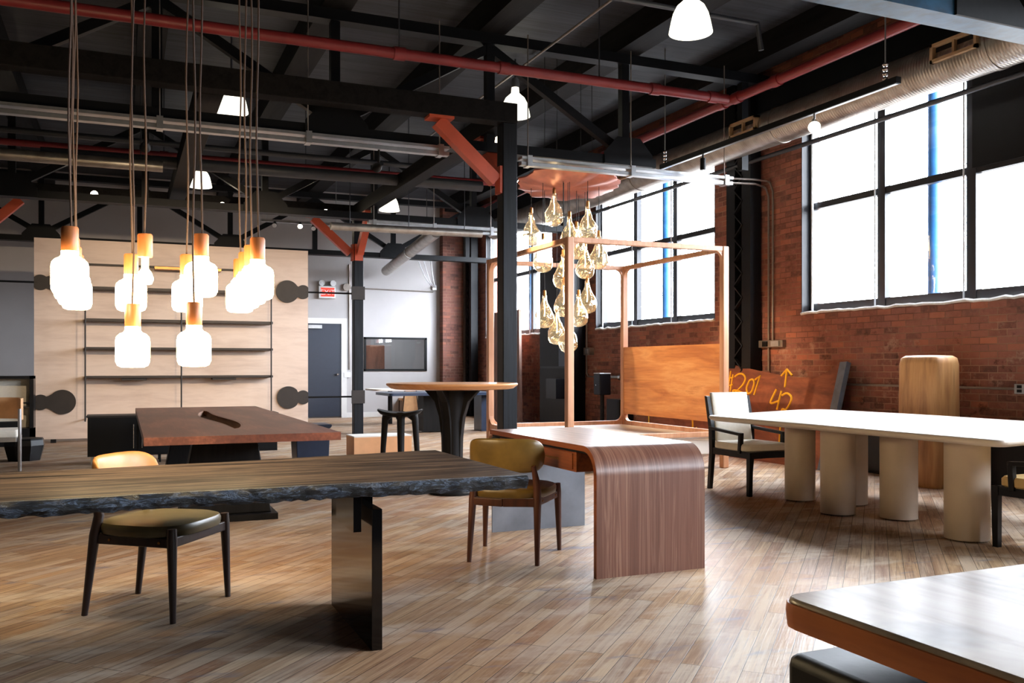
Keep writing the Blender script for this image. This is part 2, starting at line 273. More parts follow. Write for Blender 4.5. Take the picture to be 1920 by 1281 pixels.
# ---------------------------------------------------------------- mesh builder
class MB:
    """collects shapes (world or local coordinates) and links them as ONE mesh object"""
    def __init__(s): s.v = []; s.f = []
    def add(s, vs, fs):
        o = len(s.v); s.v += [Vector(p) for p in vs]; s.f += [tuple(i + o for i in f) for f in fs]; return s
    def box(s, x0, x1, y0, y1, z0, z1):
        vs = [(x, y, z) for z in (z0, z1) for y in (y0, y1) for x in (x0, x1)]
        return s.add(vs, [(0, 2, 3, 1), (4, 5, 7, 6), (0, 1, 5, 4), (2, 6, 7, 3), (0, 4, 6, 2), (1, 3, 7, 5)])
    def bar(s, p, q, w, h, up=(0, 0, 1)):
        p, q = Vector(p), Vector(q); d = (q - p).normalized(); up = Vector(up)
        if abs(d.dot(up)) > .99: up = Vector((1, 0, 0))
        a = d.cross(up).normalized() * w / 2; b = a.cross(d).normalized() * h / 2
        vs = [r + i * a + j * b for r in (p, q) for j in (-1, 1) for i in (-1, 1)]
        return s.add(vs, [(0, 2, 3, 1), (4, 5, 7, 6), (0, 1, 5, 4), (2, 6, 7, 3), (0, 4, 6, 2), (1, 3, 7, 5)])
    def tube(s, pts, r, n=10, r1=None, caps=True):
        pts = [Vector(p) for p in pts]; k = len(pts)
        rs = r if isinstance(r, (list, tuple)) else [r + ((r1 if r1 is not None else r) - r) * i / (k - 1) for i in range(k)]
        d0 = (pts[1] - pts[0]).normalized(); ref = Vector((0, 0, 1)) if abs(d0.z) < .9 else Vector((1, 0, 0))
        a = d0.cross(ref).normalized(); vs = []; fs = []
        for i, p in enumerate(pts):
            d = ((pts[min(i + 1, k - 1)] - p).normalized() + (p - pts[max(i - 1, 0)]).normalized())
            d = d.normalized() if d.length > 1e-6 else d0
            a = (a - d * a.dot(d)).normalized(); b = d.cross(a)
            vs += [p + (a * math.cos(2 * PI * j / n) + b * math.sin(2 * PI * j / n)) * rs[i] for j in range(n)]
        for i in range(k - 1):
            for j in range(n):
                q = (j + 1) % n; fs.append((i * n + j, i * n + q, (i + 1) * n + q, (i + 1) * n + j))
        if caps: fs += [tuple(reversed(range(n))), tuple(range((k - 1) * n, k * n))]
        return s.add(vs, fs)
    def lathe(s, c, prof, n=28):
        """prof: (r, z) from bottom to top; r=0 ends close it"""
        c = Vector(c); vs = []; fs = []
        for r, z in prof: vs += [c + Vector((max(r, 1e-4) * math.cos(2 * PI * j / n), max(r, 1e-4) * math.sin(2 * PI * j / n), z)) for j in range(n)]
        for i in range(len(prof) - 1):
            for j in range(n):
                q = (j + 1) % n; fs.append((i * n + j, i * n + q, (i + 1) * n + q, (i + 1) * n + j))
        return s.add(vs, fs)
    def loft(s, loops, caps=True):
        n = len(loops[0]); vs = [p for l in loops for p in l]; fs = []
        for i in range(len(loops) - 1):
            for j in range(n):
                q = (j + 1) % n; fs.append((i * n + j, i * n + q, (i + 1) * n + q, (i + 1) * n + j))
        if caps: fs += [tuple(reversed(range(n))), tuple(range((len(loops) - 1) * n, len(loops) * n))]
        return s.add(vs, fs)
    def prism(s, poly, z0, z1, inset=0.0):
        c = Vector((sum(p[0] for p in poly) / len(poly), sum(p[1] for p in poly) / len(poly)))
        lo = []
        for p in poly:
            d = Vector((p[0] - c.x, p[1] - c.y)); k = max(0, 1 - inset / max(d.length, 1e-6)); lo.append((c.x + d.x * k, c.y + d.y * k, z0))
        return s.loft([lo, [(p[0], p[1], z1) for p in poly]])
    def extrude(s, poly3, vec):
        v = Vector(vec); a = [Vector(p) for p in poly3]
        return s.loft([a, [p + v for p in a]])
    def build(s, name, m, parent=None, loc=None, smooth=40, bevel=0.0, sub=0):
        o0 = Vector(loc) if loc is not None else (parent.get('_o') and Vector(parent['_o']) if parent else None)
        if parent is not None and '_o' in parent: o0 = Vector(parent['_o'])
        if o0 is None: o0 = Vector((0, 0, 0))
        me = bpy.data.meshes.new(name); me.from_pydata([tuple(v - o0) for v in s.v], [], s.f)
        bm = bmesh.new(); bm.from_mesh(me); bmesh.ops.recalc_face_normals(bm, faces=bm.faces); bm.to_mesh(me); bm.free()
        me.materials.append(M[m])
        if smooth:
            me.polygons.foreach_set('use_smooth', [True] * len(me.polygons)); me.set_sharp_from_angle(angle=math.radians(smooth))
        ob = bpy.data.objects.new(name, me); COL.objects.link(ob)
        if parent is not None:
            ob.parent = parent
        else: ob.location = o0
        ob['_o'] = tuple(o0)
        if bevel:
            b = ob.modifiers.new('bevel', 'BEVEL'); b.width = bevel; b.segments = 3; b.limit_method = 'ANGLE'; b.angle_limit = math.radians(35)
        if sub:
            q = ob.modifiers.new('sub', 'SUBSURF'); q.levels = q.render_levels = sub
        return ob
def tag(o, label=None, cat=None, group=None, kind=None):
    if label: o['label'] = label
    if cat: o['category'] = cat
    if group: o['group'] = group
    if kind: o['kind'] = kind
    return o
def thing(name, label, cat, loc, group=None, rz=None):
    """Empty at the thing's base. rz given: its parts are built in local coordinates; otherwise in world ones."""
    o = bpy.data.objects.new(name, None); COL.objects.link(o); o.empty_display_size = .2
    o.location = loc; o['_o'] = (0, 0, 0) if rz is not None else tuple(loc)
    if rz is not None: o.rotation_euler = (0, 0, rz)
    return tag(o, label, cat, group)
def solo(mb, name, m, label, cat, loc, group=None, **kw):
    return tag(mb.build(name, m, None, loc=loc, **kw), label, cat, group)
def struct(mb, name, m, **kw): return tag(mb.build(name, m, None, **kw), kind='structure')
def copy_tree(o, parent=None):
    c = o.copy(); COL.objects.link(c)
    if parent is not None: c.parent = parent
    for ch in list(o.children): copy_tree(ch, c)
    return c
def arc(cx, cy, r, a0, a1, n=8): return [(cx + r * math.cos(a0 + (a1 - a0) * i / n), cy + r * math.sin(a0 + (a1 - a0) * i / n)) for i in range(n + 1)]
def rounded(poly, r, n=6):
    out = []; k = len(poly)
    for i in range(k):
        p0, p, p1 = (Vector(poly[(i + j) % k][:2]) for j in (-1, 0, 1))
        rr = r[i] if isinstance(r, (list, tuple)) else r
        a = p + (p0 - p).normalized() * rr; b = p + (p1 - p).normalized() * rr
        for t in range(n + 1):
            t /= n; q = a * (1 - t) ** 2 + p * 2 * t * (1 - t) + b * t * t; out.append((q.x, q.y))
    return out
def superloop(a, b, n=36, e=3.0):
    out = []
    for i in range(n):
        t = 2 * PI * i / n; ct, st = math.cos(t), math.sin(t)
        out.append((a * math.copysign(abs(ct) ** (2 / e), ct), b * math.copysign(abs(st) ** (2 / e), st)))
    return out

# ================================================================ THE SETTING
XW, YB, ZC = 8.2, 21.7, 5.42            # brick wall, white back wall, ceiling boards
XL, YF = -8.0, -7.0
SILL, HEAD, TRANS = 1.93, 4.5, 3.34
OPEN = [(5.71 + 5.65 * k, 9.46 + 5.65 * k) for k in (0, 1, 2, -1, -2)]
struct(MB().box(XL - .2, XW + .3, YF - .2, YB + .2, -.12, 0), 'floor', 'floor', smooth=0)
struct(MB().box(XL - .2, XW + .3, YF - .2, YB + .2, ZC, ZC + .12), 'ceiling', 'ceiling', smooth=0)
w = MB(); w.box(XW, XW + .3, YF, YB, 0, SILL); w.box(XW, XW + .3, YF, YB, HEAD, ZC)
ys = sorted([YF, YB] + [y for o in OPEN for y in o])
for i in range(0, len(ys), 2): w.box(XW, XW + .3, ys[i], ys[i + 1], SILL, HEAD)
struct(w, 'wall_right', 'brick', smooth=0)
wx0, wx1, wz0, wz1 = 5.38, 6.98, 1.12, 1.95                # the inside window in the back wall
w = MB(); w.box(XL, wx0, YB, YB + .2, 0, ZC); w.box(wx1, XW + .3, YB, YB + .2, 0, ZC); w.box(wx0, wx1, YB, YB + .2, 0, wz0); w.box(wx0, wx1, YB, YB + .2, wz1, ZC)
struct(w, 'wall_back', 'white_wall', smooth=0)
struct(MB().box(XL - .2, XL, YF, YB, 0, ZC), 'wall_left', 'left_wall', smooth=0)
struct(MB().box(XL, XW + .3, YF - .2, YF, 0, ZC), 'wall_front', 'left_wall', smooth=0)
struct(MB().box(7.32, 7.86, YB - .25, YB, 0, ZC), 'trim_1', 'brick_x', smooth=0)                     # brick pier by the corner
for k, (y0, y1) in enumerate(OPEN):
    fx0, fx1 = XW + .12, XW + .2
    f = MB(); t = .085
    f.box(fx0, fx1, y0, y0 + t, SILL, HEAD); f.box(fx0, fx1, y1 - t, y1, SILL, HEAD)
    f.box(fx0, fx1, y0, y1, SILL + .03, SILL + .13); f.box(fx0, fx1, y0, y1, HEAD - .1, HEAD)
    for q in (1, 2):
        ym = y0 + (y1 - y0) * q / 3; f.box(fx0 - .01, fx1, ym - .06, ym + .06, SILL, HEAD)
    f.box(fx0, fx1, y0, y1, TRANS - .04, TRANS + .04)
    f.box(XW - .004, fx0, y1 - .012, y1, SILL, HEAD); f.box(XW - .004, fx0, y0, y0 + .012, SILL, HEAD)   # black reveal lining
    win = struct(f, 'window_%d' % (k + 1), 'frame', smooth=0)
    MB().box(fx0 + .035, fx0 + .043, y0 + .02, y1 - .02, SILL + .04, HEAD - .02).build('window_pane', 'pane', win, smooth=0)
    sl = MB(); n = 40; pts = []
    for i in range(n + 1):
        yy = y0 + (y1 - y0) * i / n; pts.append((XW + .0 + R.uniform(-.01, .01), yy, SILL + .012 + R.uniform(-.012, .012)))
    sl.tube(pts, .02, 6); sl.box(XW, XW + .12, y0, y1, SILL - .005, SILL + .018)
    sl.build('window_sill', 'mortar', win)
    for q, off in ((0, y1 - .10), (1, y0 + (y1 - y0) * 2 / 3 + .075), (2, y0 + (y1 - y0) / 3 + .075)):
        MB().tube([(fx0 - .03, off, SILL + .01), (fx0 - .03, off, HEAD)], .016 if q == 0 else .01, 8).build('blind_cord', 'cord_white', win)
    if k == 0:
        MB().box(fx0 - .03, fx0 - .012, y0 + .05, y0 + (y1 - y0) / 3 - .03, TRANS + .01, HEAD).build('roller_blind', 'black', win, smooth=0)
# room behind the inside window
f = MB(); t = .05
f.box(wx0, wx1, YB - .02, YB + .05, wz0, wz0 + t); f.box(wx0, wx1, YB - .02, YB + .05, wz1 - t, wz1)
f.box(wx0, wx0 + t, YB - .02, YB + .05, wz0, wz1); f.box(wx1 - t, wx1, YB - .02, YB + .05, wz0, wz1)
win = struct(f, 'window_6', 'black', smooth=0)
MB().box(wx0 + .03, wx1 - .03, YB + .01, YB + .018, wz0 + .03, wz1 - .03).build('window_pane', 'glass', win, smooth=0)
struct(MB().box(wx0 - .6, wx1 + .6, YB + 1.8, YB + 1.9, 0, 3), 'wall_office_back', 'white_wall', smooth=0)
struct(MB().box(wx0 - .6, wx0 - .5, YB + .2, YB + 1.8, 0, 3), 'wall_office_left', 'white_wall', smooth=0)
struct(MB().box(wx1 + .5, wx1 + .6, YB + .2, YB + 1.8, 0, 3), 'wall_office_right', 'white_wall', smooth=0)
struct(MB().box(wx0 - .6, wx1 + .6, YB + .2, YB + 1.9, 3, 3.1), 'ceiling_office', 'white_wall', smooth=0)
struct(MB().box(wx0 - .6, wx1 + .6, YB + .2, YB + 1.9, -.12, 0), 'floor_office', 'white_wall', smooth=0)
solo(MB().box(wx0 + .1, wx1 + .2, YB + .7, YB + .9, 2.2, 2.24), 'ceiling_light', 'tube', 'strip light glowing behind the inside window', 'lamp', (wx1 - .2, YB + .8, 2.2), smooth=0)
solo(MB().box(5.25, 6.2, YB + 1.1, YB + 1.25, 0, 1.78), 'wooden_board', 'wood_brown', 'brown wooden board standing behind the glass of the inside window', 'board', (5.7, YB + 1.17, 0), bevel=.02)
# door
d0, d1 = ony(566, 782, YB).x, ony(639, 782, YB).x
dz = ony(610, 607, YB).z
dr = struct(MB().box(d0, d1, YB - .05, YB - .005, .03, dz), 'door_1', 'door', smooth=0)
f = MB(); f.box(d1, d1 + .13, YB - .07, YB, 0, dz + .13); f.box(d0 - .13, d0, YB - .07, YB, 0, dz + .13); f.box(d0, d1, YB - .07, YB, dz, dz + .13)
f.build('door_frame', 'trim', dr, smooth=0)
p = ony(632, 702, YB - .05); MB().lathe((0, 0, 0), [(0, -.03), (.035, -.02), (.035, .02), (0, .03)], 12).build('door_knob', 'chrome', dr, loc=(0, 0, 0)).location = (p.x, YB - .1, p.z)
p = ony(590, 612, YB - .05); MB().box(p.x - .16, p.x + .16, YB - .13, YB - .05, dz - .12, dz - .04).build('door_closer', 'silver', dr, smooth=0)
struct(MB().box(XL, d0 - .13, YB - .02, YB, 0, .12).box(d1 + .13, 7.3, YB - .02, YB, 0, .12), 'baseboard_back', 'trim', smooth=0)

# ---------------------------------------------------------------- posts, beams, trusses
for y0, lab, nm in ((9.23, 'tall black timber post standing behind the walnut desk and olive chair', 0), (16.25, 'black timber post beside the navy door and the shelf panel', 1)):
    solo(MB().box(3.85, 4.02, y0, y0 + .18, 0, 3.94), 'timber_post', 'black_timber', lab, 'post', (3.93, y0 + .09, 0), 'black timber posts', bevel=.008)
def beam(a, b, w, h, name, lab, grp='black roof beams', m='black_beam'):
    c = (Vector(a) + Vector(b)) / 2
    return solo(MB().bar(a, b, w, h), name, m, lab, 'beam', c, grp, bevel=.006)
ZB = 4.05
beam((XL + .02, 9.32, ZB), (4.02, 9.32, ZB), .2, .22, 'roof_beam', 'black cross beam resting on the tall nearer timber post')
beam((XL + .02, 16.33, ZB), (4.02, 16.33, ZB), .2, .22, 'roof_beam', 'black cross beam carrying lit spotlights above the shelf panel')
beam((3.93, 9.43, ZB), (3.93, 16.22, ZB), .2, .22, 'roof_beam', 'black beam running back from the nearer post to the farther post')
beam((.80, 9.43, ZB), (.80, 16.22, ZB), .24, .22, 'roof_beam', 'brown-black beam running back above the hanging jar lamps')
PX = [-6.95, -5.13, -3.32, -1.5, .31, 2.11, 3.92, 5.72, 7.53]
def truss(y, lab, xr=XW - .02, m='black_steel'):
    t = thing('roof_truss', lab, 'truss', (0, y, 3.7), 'black steel roof trusses')
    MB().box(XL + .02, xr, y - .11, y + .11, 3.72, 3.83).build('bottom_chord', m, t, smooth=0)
    MB().box(XL + .02, XW - .02, y - .09, y + .09, 4.98, 5.10).build('top_chord', 'black_steel', t, smooth=0)
    for i, x in enumerate(PX):
        MB().box(x - .05, x + .05, y - .05, y + .05, 3.83, 4.98).build('vertical', 'black_steel', t, smooth=0)
        if i < len(PX) - 1 and PX[i + 1] < xr + .5:
            a, b = (4.95, 3.88) if i % 2 == 0 else (3.88, 4.95)
            MB().bar((x, y, a), (PX[i + 1], y, b), .09, .1).build('diagonal', 'black_steel', t, smooth=0)
        if i % 2 == 1:
            g = MB(); g.extrude([(x - .34, y - .13, 3.72), (x + .34, y - .13, 3.72), (x + .34, y - .13, 3.86), (x + .16, y - .13, 4.06), (x - .16, y - .13, 4.06), (x - .34, y - .13, 3.86)], (0, .02, 0))
            g.build('gusset_plate', 'black_steel', t, smooth=0)
    return t
truss(4.75, 'black steel roof truss nearest the camera, blue window reflection painted on', m='blue_sheen')  # the bottom chord carries its blue reflection as paint
truss(9.82, 'black steel roof truss just behind the nearer timber post', 6.12)
truss(15.1, 'black steel roof truss in the middle of the dark ceiling')
truss(20.3, 'black steel roof truss in front of the white back wall')
for x, lab in ((-5.13, 'leftmost dark roof purlin in the shadow'), (-1.5, 'dark roof purlin above the left hanging jar lamps'), (.31, 'dark roof purlin above the middle hanging jar lamps'), (2.11, 'dark roof purlin between the jar lamps and the nearer post'), (3.92, 'dark roof purlin directly over the timber posts'), (5.72, 'dark roof purlin above the teardrop chandelier'), (7.53, 'dark roof purlin beside the brick wall')):
    solo(MB().box(x - .16, x + .16, YF + .02, YB - .02, 5.1, ZC), 'roof_purlin', 'black_beam', lab, 'beam', (x, 7, 5.1), 'roof purlins', smooth=0)
# orange knee braces
def brace(a, b, wdir, lab, loc, gap=.045):
    t = thing('knee_brace', lab, 'bracket', loc, 'orange steel knee braces')
    MB().bar(a, b, .14, .12, wdir).build('arm', 'orange', t, smooth=0)
    a, b = Vector(a), Vector(b); d = (b - a); hd = Vector((d.x, d.y, 0)).normalized(); lat = Vector((-hd.y, hd.x, 0))
    MB().bar(b - hd * .16 + Vector((0, 0, .035)), b + hd * .12 + Vector((0, 0, .035)), .19, .03).build('top_plate', 'orange', t, smooth=0)
    MB().bar(a - hd * gap + Vector((0, 0, -.14)), a - hd * gap + Vector((0, 0, .16)), .03, .15, lat).build('side_plate', 'orange', t, smooth=0)
    return t
brace((3.79, 9.32, 3.30), (3.12, 9.32, 3.89), (0, 1, 0), 'orange steel knee brace under the cross beam at the nearer post', (3.8, 9.32, 3.2))
brace((3.93, 9.50, 3.42), (3.93, 10.05, 3.89), (1, 0, 0), 'small orange knee brace behind the nearer post under the long beam', (3.93, 9.45, 3.3), .075)
brace((3.79, 16.33, 3.30), (3.12, 16.33, 3.89), (0, 1, 0), 'orange knee brace left of the farther post by the back wall', (3.8, 16.33, 3.2))
brace((3.93, 16.16, 3.30), (3.93, 15.5, 3.89), (1, 0, 0), 'narrow orange knee brace on the camera side of the farther post', (3.93, 16.2, 3.2), .075)
brace((-2.1, 16.33, 3.30), (-1.5, 16.33, 3.89), (0, 1, 0), 'orange knee brace at the left edge of the picture', (-2.1, 16.33, 3.2))

# ---------------------------------------------------------------- pipes, ducts, trays
def pipe(pts, r, name, m, lab, cat, grp=None, couplings=(), n=12, hangers=()):
    pts = [Vector(p) for p in pts]
    t = thing(name, lab, cat, pts[0], grp)
    MB().tube(pts, r, n).build('pipe', m, t)
    for i, f in couplings:
        a, b = pts[i], pts[i + 1]; p = a.lerp(b, f); d = (b - a).normalized()
        MB().tube([p - d * .06, p + d * .06], r * 1.22, n).build('coupling', m, t)
    if hangers:
        a, b = pts[0], pts[-1]
        for q in hangers:
            p = a.lerp(b, q); MB().tube([(p.x, p.y, p.z + r * .9), (p.x, p.y, ZC)], .008, 6).build('hanger_rod', 'dark_pipe', t)
    return t
ja = ony(1370, 187, 9.02)
pipe([(-7.9, 9.02, ja.z - .02), (ja.x - .05, 9.02, ja.z)], .057, 'sprinkler_pipe', 'red_pipe', 'long red sprinkler pipe crossing the whole ceiling', 'pipe', 'red sprinkler pipes', [(0, .72), (0, .80), (0, .93), (0, .985)], hangers=(.58, .72, .88))
pipe([(ja.x + .02, -6.9, ja.z), (ja.x + .02, 9.0, ja.z), (ja.x + .02, 19.5, ja.z)], .057, 'sprinkler_pipe', 'red_pipe', 'red sprinkler pipe running back along the brick wall', 'pipe', 'red sprinkler pipes', [(0, .995), (0, .95), (1, .02), (1, .3)])
pipe([(-7.9, 14.6, 4.42), (6.2, 14.6, 4.42)], .05, 'sprinkler_pipe', 'red_pipe', 'thin red pipe far back in the dark ceiling', 'pipe', 'red sprinkler pipes', [(0, .6)], hangers=(.3, .6, .75, .95))
pipe([(-7.9, 14.2, 4.5), (4.6, 14.2, 4.5)], .045, 'ceiling_pipe', 'dark_pipe', 'dark grey pipe above the far red pipe', 'pipe')
a, b = ony(720, 340, 13.4), ony(903, 350, 13.4)
pipe([(-1, 13.4, a.z), (b.x, 13.4, b.z)], .085, 'ceiling_pipe', 'dark_pipe', 'thick blue-black pipe behind the nearer timber post', 'pipe', None, [(0, .8)])
p0, p1 = ony(905, 0, 7.6), ony(1420, 125, 7.6)
pipe([(p0.x - 2, 7.6, 4.78), (p0.x, 7.6, 4.78), (p1.x, 7.6, 4.78), (p1.x + .05, 7.6, ja.z + .05)], .028, 'ceiling_conduit', 'dark_pipe', 'thin grey conduit crossing above the long red pipe', 'pipe')
for px0, py0, px1, py1, lab in ((1146, 0, 812, 274, 'thin steel rod slanting across the ceiling boards near the nearer post'), ):
    zz = 4.95; a = onz(px0, py0, zz); b = onz(px1, py1, zz)
    solo(MB().tube([(a.x, a.y, zz), (a.x, b.y, zz)], .014, 8), 'ceiling_conduit', 'grey_conduit', lab, 'pipe', (a.x, a.y, zz))
pipe([(8.0, -6.9, 4.08), (8.0, 18, 4.08)], .03, 'wall_pipe', 'dark_pipe', 'dark pipe running across the upper windows', 'pipe')
# big spiral duct along the windows
t = thing('spiral_duct', 'large round galvanised duct hung along the windows', 'duct', (7.4, 7, 4.2))
MB().tube([(7.4, y, 4.2) for y in (-6.9, 4, 10, 18.2)], .22, 32).build('duct_tube', 'duct', t)
for y in (-2, 3.1, 5.9, 8.9, 12.2, 15.6):
    MB().tube([(7.4, y - .03, 4.2), (7.4, y + .03, 4.2)], .228, 32).build('duct_joint', 'duct', t)
for px, py in ((1791, 97), (1395, 243), (1178, 341)):
    c = onx(px, py, 7.18); g = MB(); y0, y1, z0, z1 = c.y - .26, c.y + .26, 4.16, 4.34
    g.box(7.14, 7.22, y0, y1, z0, z0 + .03); g.box(7.14, 7.22, y0, y1, z1 - .03, z1); g.box(7.14, 7.22, y0, y0 + .03, z0, z1); g.box(7.14, 7.22, y1 - .03, y1, z0, z1); g.box(7.15, 7.2, c.y - .012, c.y + .012, z0, z1)
    gr = g.build('grille', 'tan_grille', t, smooth=0)
    MB().box(7.19, 7.21, y0 + .03, y1 - .03, z0 + .03, z1 - .03).build('grille_opening', 'black', gr, smooth=0)
# black box added for the shade on the brick above the windows
struct(MB().box(8.08, XW, YF, YB - .3, 4.52, 5.05).box(7.98, XW, YF, YB - .3, 4.52, 4.56).box(7.98, XW, YF, YB - .3, 5.01, 5.05), 'trim_shade', 'black_steel', smooth=0)
# round ducts at the back
a, b = ony(818, 434, 15.75), ony(724, 508, 21.3)
t = thing('round_duct', 'grey round duct slanting down to the back wall', 'duct', b)
MB().tube([a, b], .115, 20).build('duct_tube', 'duct', t); m = a.lerp(b, .45); d = (b - a).normalized()
MB().tube([m - d * .03, m + d * .03], .125, 20).build('duct_joint', 'chrome', t)
m = a.lerp(b, .15); MB().tube([m, (m.x, m.y, ZC)], .007, 6).build('hanger_rod', 'dark_pipe', t)
def hung_duct(a, b, r, lab):
    t = thing('round_duct', lab, 'duct', a, 'slim round ducts'); MB().tube([a, b], r, 16).build('duct_tube', 'duct', t)
    for q in (.12, .5, .88):
        p = a.lerp(b, q); MB().tube([(p.x, p.y, p.z + r * .9), (p.x, p.y, ZC)], .007, 6).build('hanger_rod', 'dark_pipe', t)
hung_duct(ony(620, 424, 14.7), ony(903, 439, 14.7), .065, 'slim silver duct crossing in front of the back wall')
a, b = ony(-60, 284, 13.1), ony(305, 313, 13.1)
hung_duct(a, b, .075, 'slim duct lit amber above the left jar lamps')
# silver channel trays with fittings
def tray(px0, py0, px1, py1, y, lab, h=.07):
    a, b = ony(px0, py0, y), ony(px1, py1, y); z = (a.z + b.z) / 2
    t = thing('cable_tray', lab, 'tray', (a.x, y, z), 'silver cable trays')
    MB().box(a.x, b.x, y - .06, y + .06, z - h / 2 + .02, z + h / 2).build('channel', 'silver', t, smooth=0)
    MB().box(a.x, b.x, y - .045, y + .045, z - h / 2 - .05, z - h / 2 - .01).build('lower_rail', 'silver', t, smooth=0)
    k = int((b.x - a.x) / 1.6) + 1
    for i in range(k + 1):
        x = a.x + .1 + (b.x - a.x - .2) * i / k
        MB().tube([(x, y, z), (x, y, 5.1)], .007, 6).build('hanger_rod', 'grey_conduit', t)
        MB().box(x - .03, x + .03, y - .07, y + .07, z - h / 2 - .06, z + h / 2 + .015).build('clamp', 'silver', t, smooth=0)
tray(-40, 200, 840, 276, 9.62, 'long silver cable tray above the jar lamps', .05)
tray(975, 304, 1370, 332, 9.62, 'silver cable tray above the copper chandelier', .05)
tray(690, 416, 930, 434, 14.9, 'short silver cable tray near the back wall')
# conduits down the brick wall
cy, cy2 = onx(1441, 500, XW - .03).y, onx(1449, 500, XW - .03).y
tz = 3.74
for yy, zz, lab, zb in ((cy, tz, 'left of two slim conduits dropping down the brick pier', 1.18), (cy2, tz + .06, 'right of two slim conduits dropping down the brick pier', 1.52)):
    pts = [(7.2, 10.24, zz), (7.95, 10.1, zz)] + [(XW - .03 , yy + .12 * math.cos(k * PI / 10) , zz - .1 + .1 * math.cos(k * PI / 10)) for k in range(0, 1)]
    pts += [(XW - .03, yy + .06, zz - .03), (XW - .03, yy, zz - .16), (XW - .03, yy, zb)]
    solo(MB().tube(pts, .014, 8), 'wall_conduit', 'grey_conduit', lab, 'conduit', (XW - .03, yy, zb), 'conduits on the brick pier')
t = thing('junction_box', 'grey outlet box below the two conduits on the brick pier', 'box', (XW, onx(1447, 644, XW).y, 1.5))
yc = onx(1447, 644, XW).y
MB().box(XW - .07, XW, yc - .3, yc + .26, 1.5, 1.6).build('back_box', 'grey_conduit', t, smooth=0, bevel=.01)
MB().box(XW - .085, XW - .07, yc - .24, yc - .08, 1.515, 1.585).build('cover_plate', 'silver', t, smooth=0)
MB().box(XW - .085, XW - .07, yc + .0, yc + .1, 1.515, 1.585).build('socket_face', 'black', t, smooth=0)
a, b = onx(1577, 720, XW - .02), onx(1905, 729, XW - .02)
solo(MB().tube([(XW - .02, a.y, 1.02), (XW - .02, b.y, 1.02)], .013, 8), 'wall_conduit', 'grey_conduit', 'horizontal conduit along the brick wall behind the timber block', 'conduit', (XW - .02, a.y, 1.02))
t = thing('wall_socket', 'silver double wall socket at the right edge on the brick', 'socket', (XW, b.y - .1, .97))
MB().box(XW - .05, XW, b.y - .2, b.y + .0, .97, 1.07).build('socket_box', 'silver', t, smooth=0, bevel=.006)
for i in (0, 1):
    for j in (0, 1): MB().box(XW - .055, XW - .05, b.y - .17 + .085 * i, b.y - .12 + .085 * i, .985 + .042 * j, 1.015 + .042 * j).build('outlet', 'black', t, smooth=0)
# laced steel columns
def laced(y0, y1, x0, lab, z1=5.3, grp='laced steel columns'):
    t = thing('laced_column', lab, 'column', (x0 + .08, (y0 + y1) / 2, 0), grp); w = (y1 - y0) * .36
    MB().box(x0, x0 + .18, y0, y0 + w, 0, z1).build('channel', 'black_steel', t, smooth=0); MB().box(x0, x0 + .18, y1 - w, y1, 0, z1).build('channel', 'black_steel', t, smooth=0)
    m = MB(); n = int(z1 / .17); a, b = y0 + w - .02, y1 - w + .02
    for i in range(n):
        m.bar((x0 + .012, a if i % 2 else b, .17 * i), (x0 + .012, b if i % 2 else a, .17 * (i + 1)), .02, .05, (1, 0, 0))
    m.build('lacing_bars', 'black_steel', t, smooth=0)
laced(onx(1407, 500, 7.99).y, onx(1362, 500, 7.99).y, 7.99, 'black laced steel column on the brick wall beside the canopy bed')
laced(21.0, 21.4, 7.9, 'black laced steel column in the far corner')
# outside poles
for y, lab in ((7.75, 'blue pole outside the nearest window'), (13.4, 'blue pole outside the middle window behind the bed'), (19.05, 'blue pole outside the farthest window')):
    t = solo(MB().tube([(8.66, y, 0), (8.66, y, 6)], .075, 16), 'outside_pole', 'blue_pole', lab + ', seen through the glass', 'pole', (8.66, y, 0), 'poles outside the windows')

# ================================================================ LAMPS
BELL = [(.05, .30), (.055, .22), (.085, .19), (.13, .15), (.165, .08), (.185, 0), (.205, -.10), (.20, -.10), (.178, 0), (.158, .08), (.12, .145), (.04, .20)]
def bell(px, py, X, lab):
    c = onx(px, py, X) if False else at(px, py, X / (S_ + C_ * (px - CX) / F))
    t = thing('bell_pendant', lab, 'lamp', c, 'milk glass bell lamps under the roof')
    MB().lathe(c, BELL).build('shade', 'bell', t)
    MB().lathe(c, [(0, .29), (.05, .29), (.06, .34), (.045, .42), (0, .42)]).build('cap', 'silver', t)
    MB().tube([c + Vector((0, 0, .40)), (c.x, c.y, ZC)], .012, 8).build('stem', 'dark_pipe', t)
for px, py, X, lab in ((1295, 42, 4.9, 'large milk glass bell lamp at the top edge of the picture'), (966, 205, 4.9, 'bell lamp mostly hidden behind the top of the nearer post'),
                       (921, 268, 4.9, 'bell lamp peeping out left of the nearer post by the orange brace'), (730, 386, 4.9, 'bell lamp by the far end of the long beam'),
                       (434, 196, 1.24, 'bell lamp nearest above the hanging jar lamps'), (375, 340, 1.24, 'smaller looking bell lamp farther back above the jar lamps')):
    bell(px, py, X, lab)
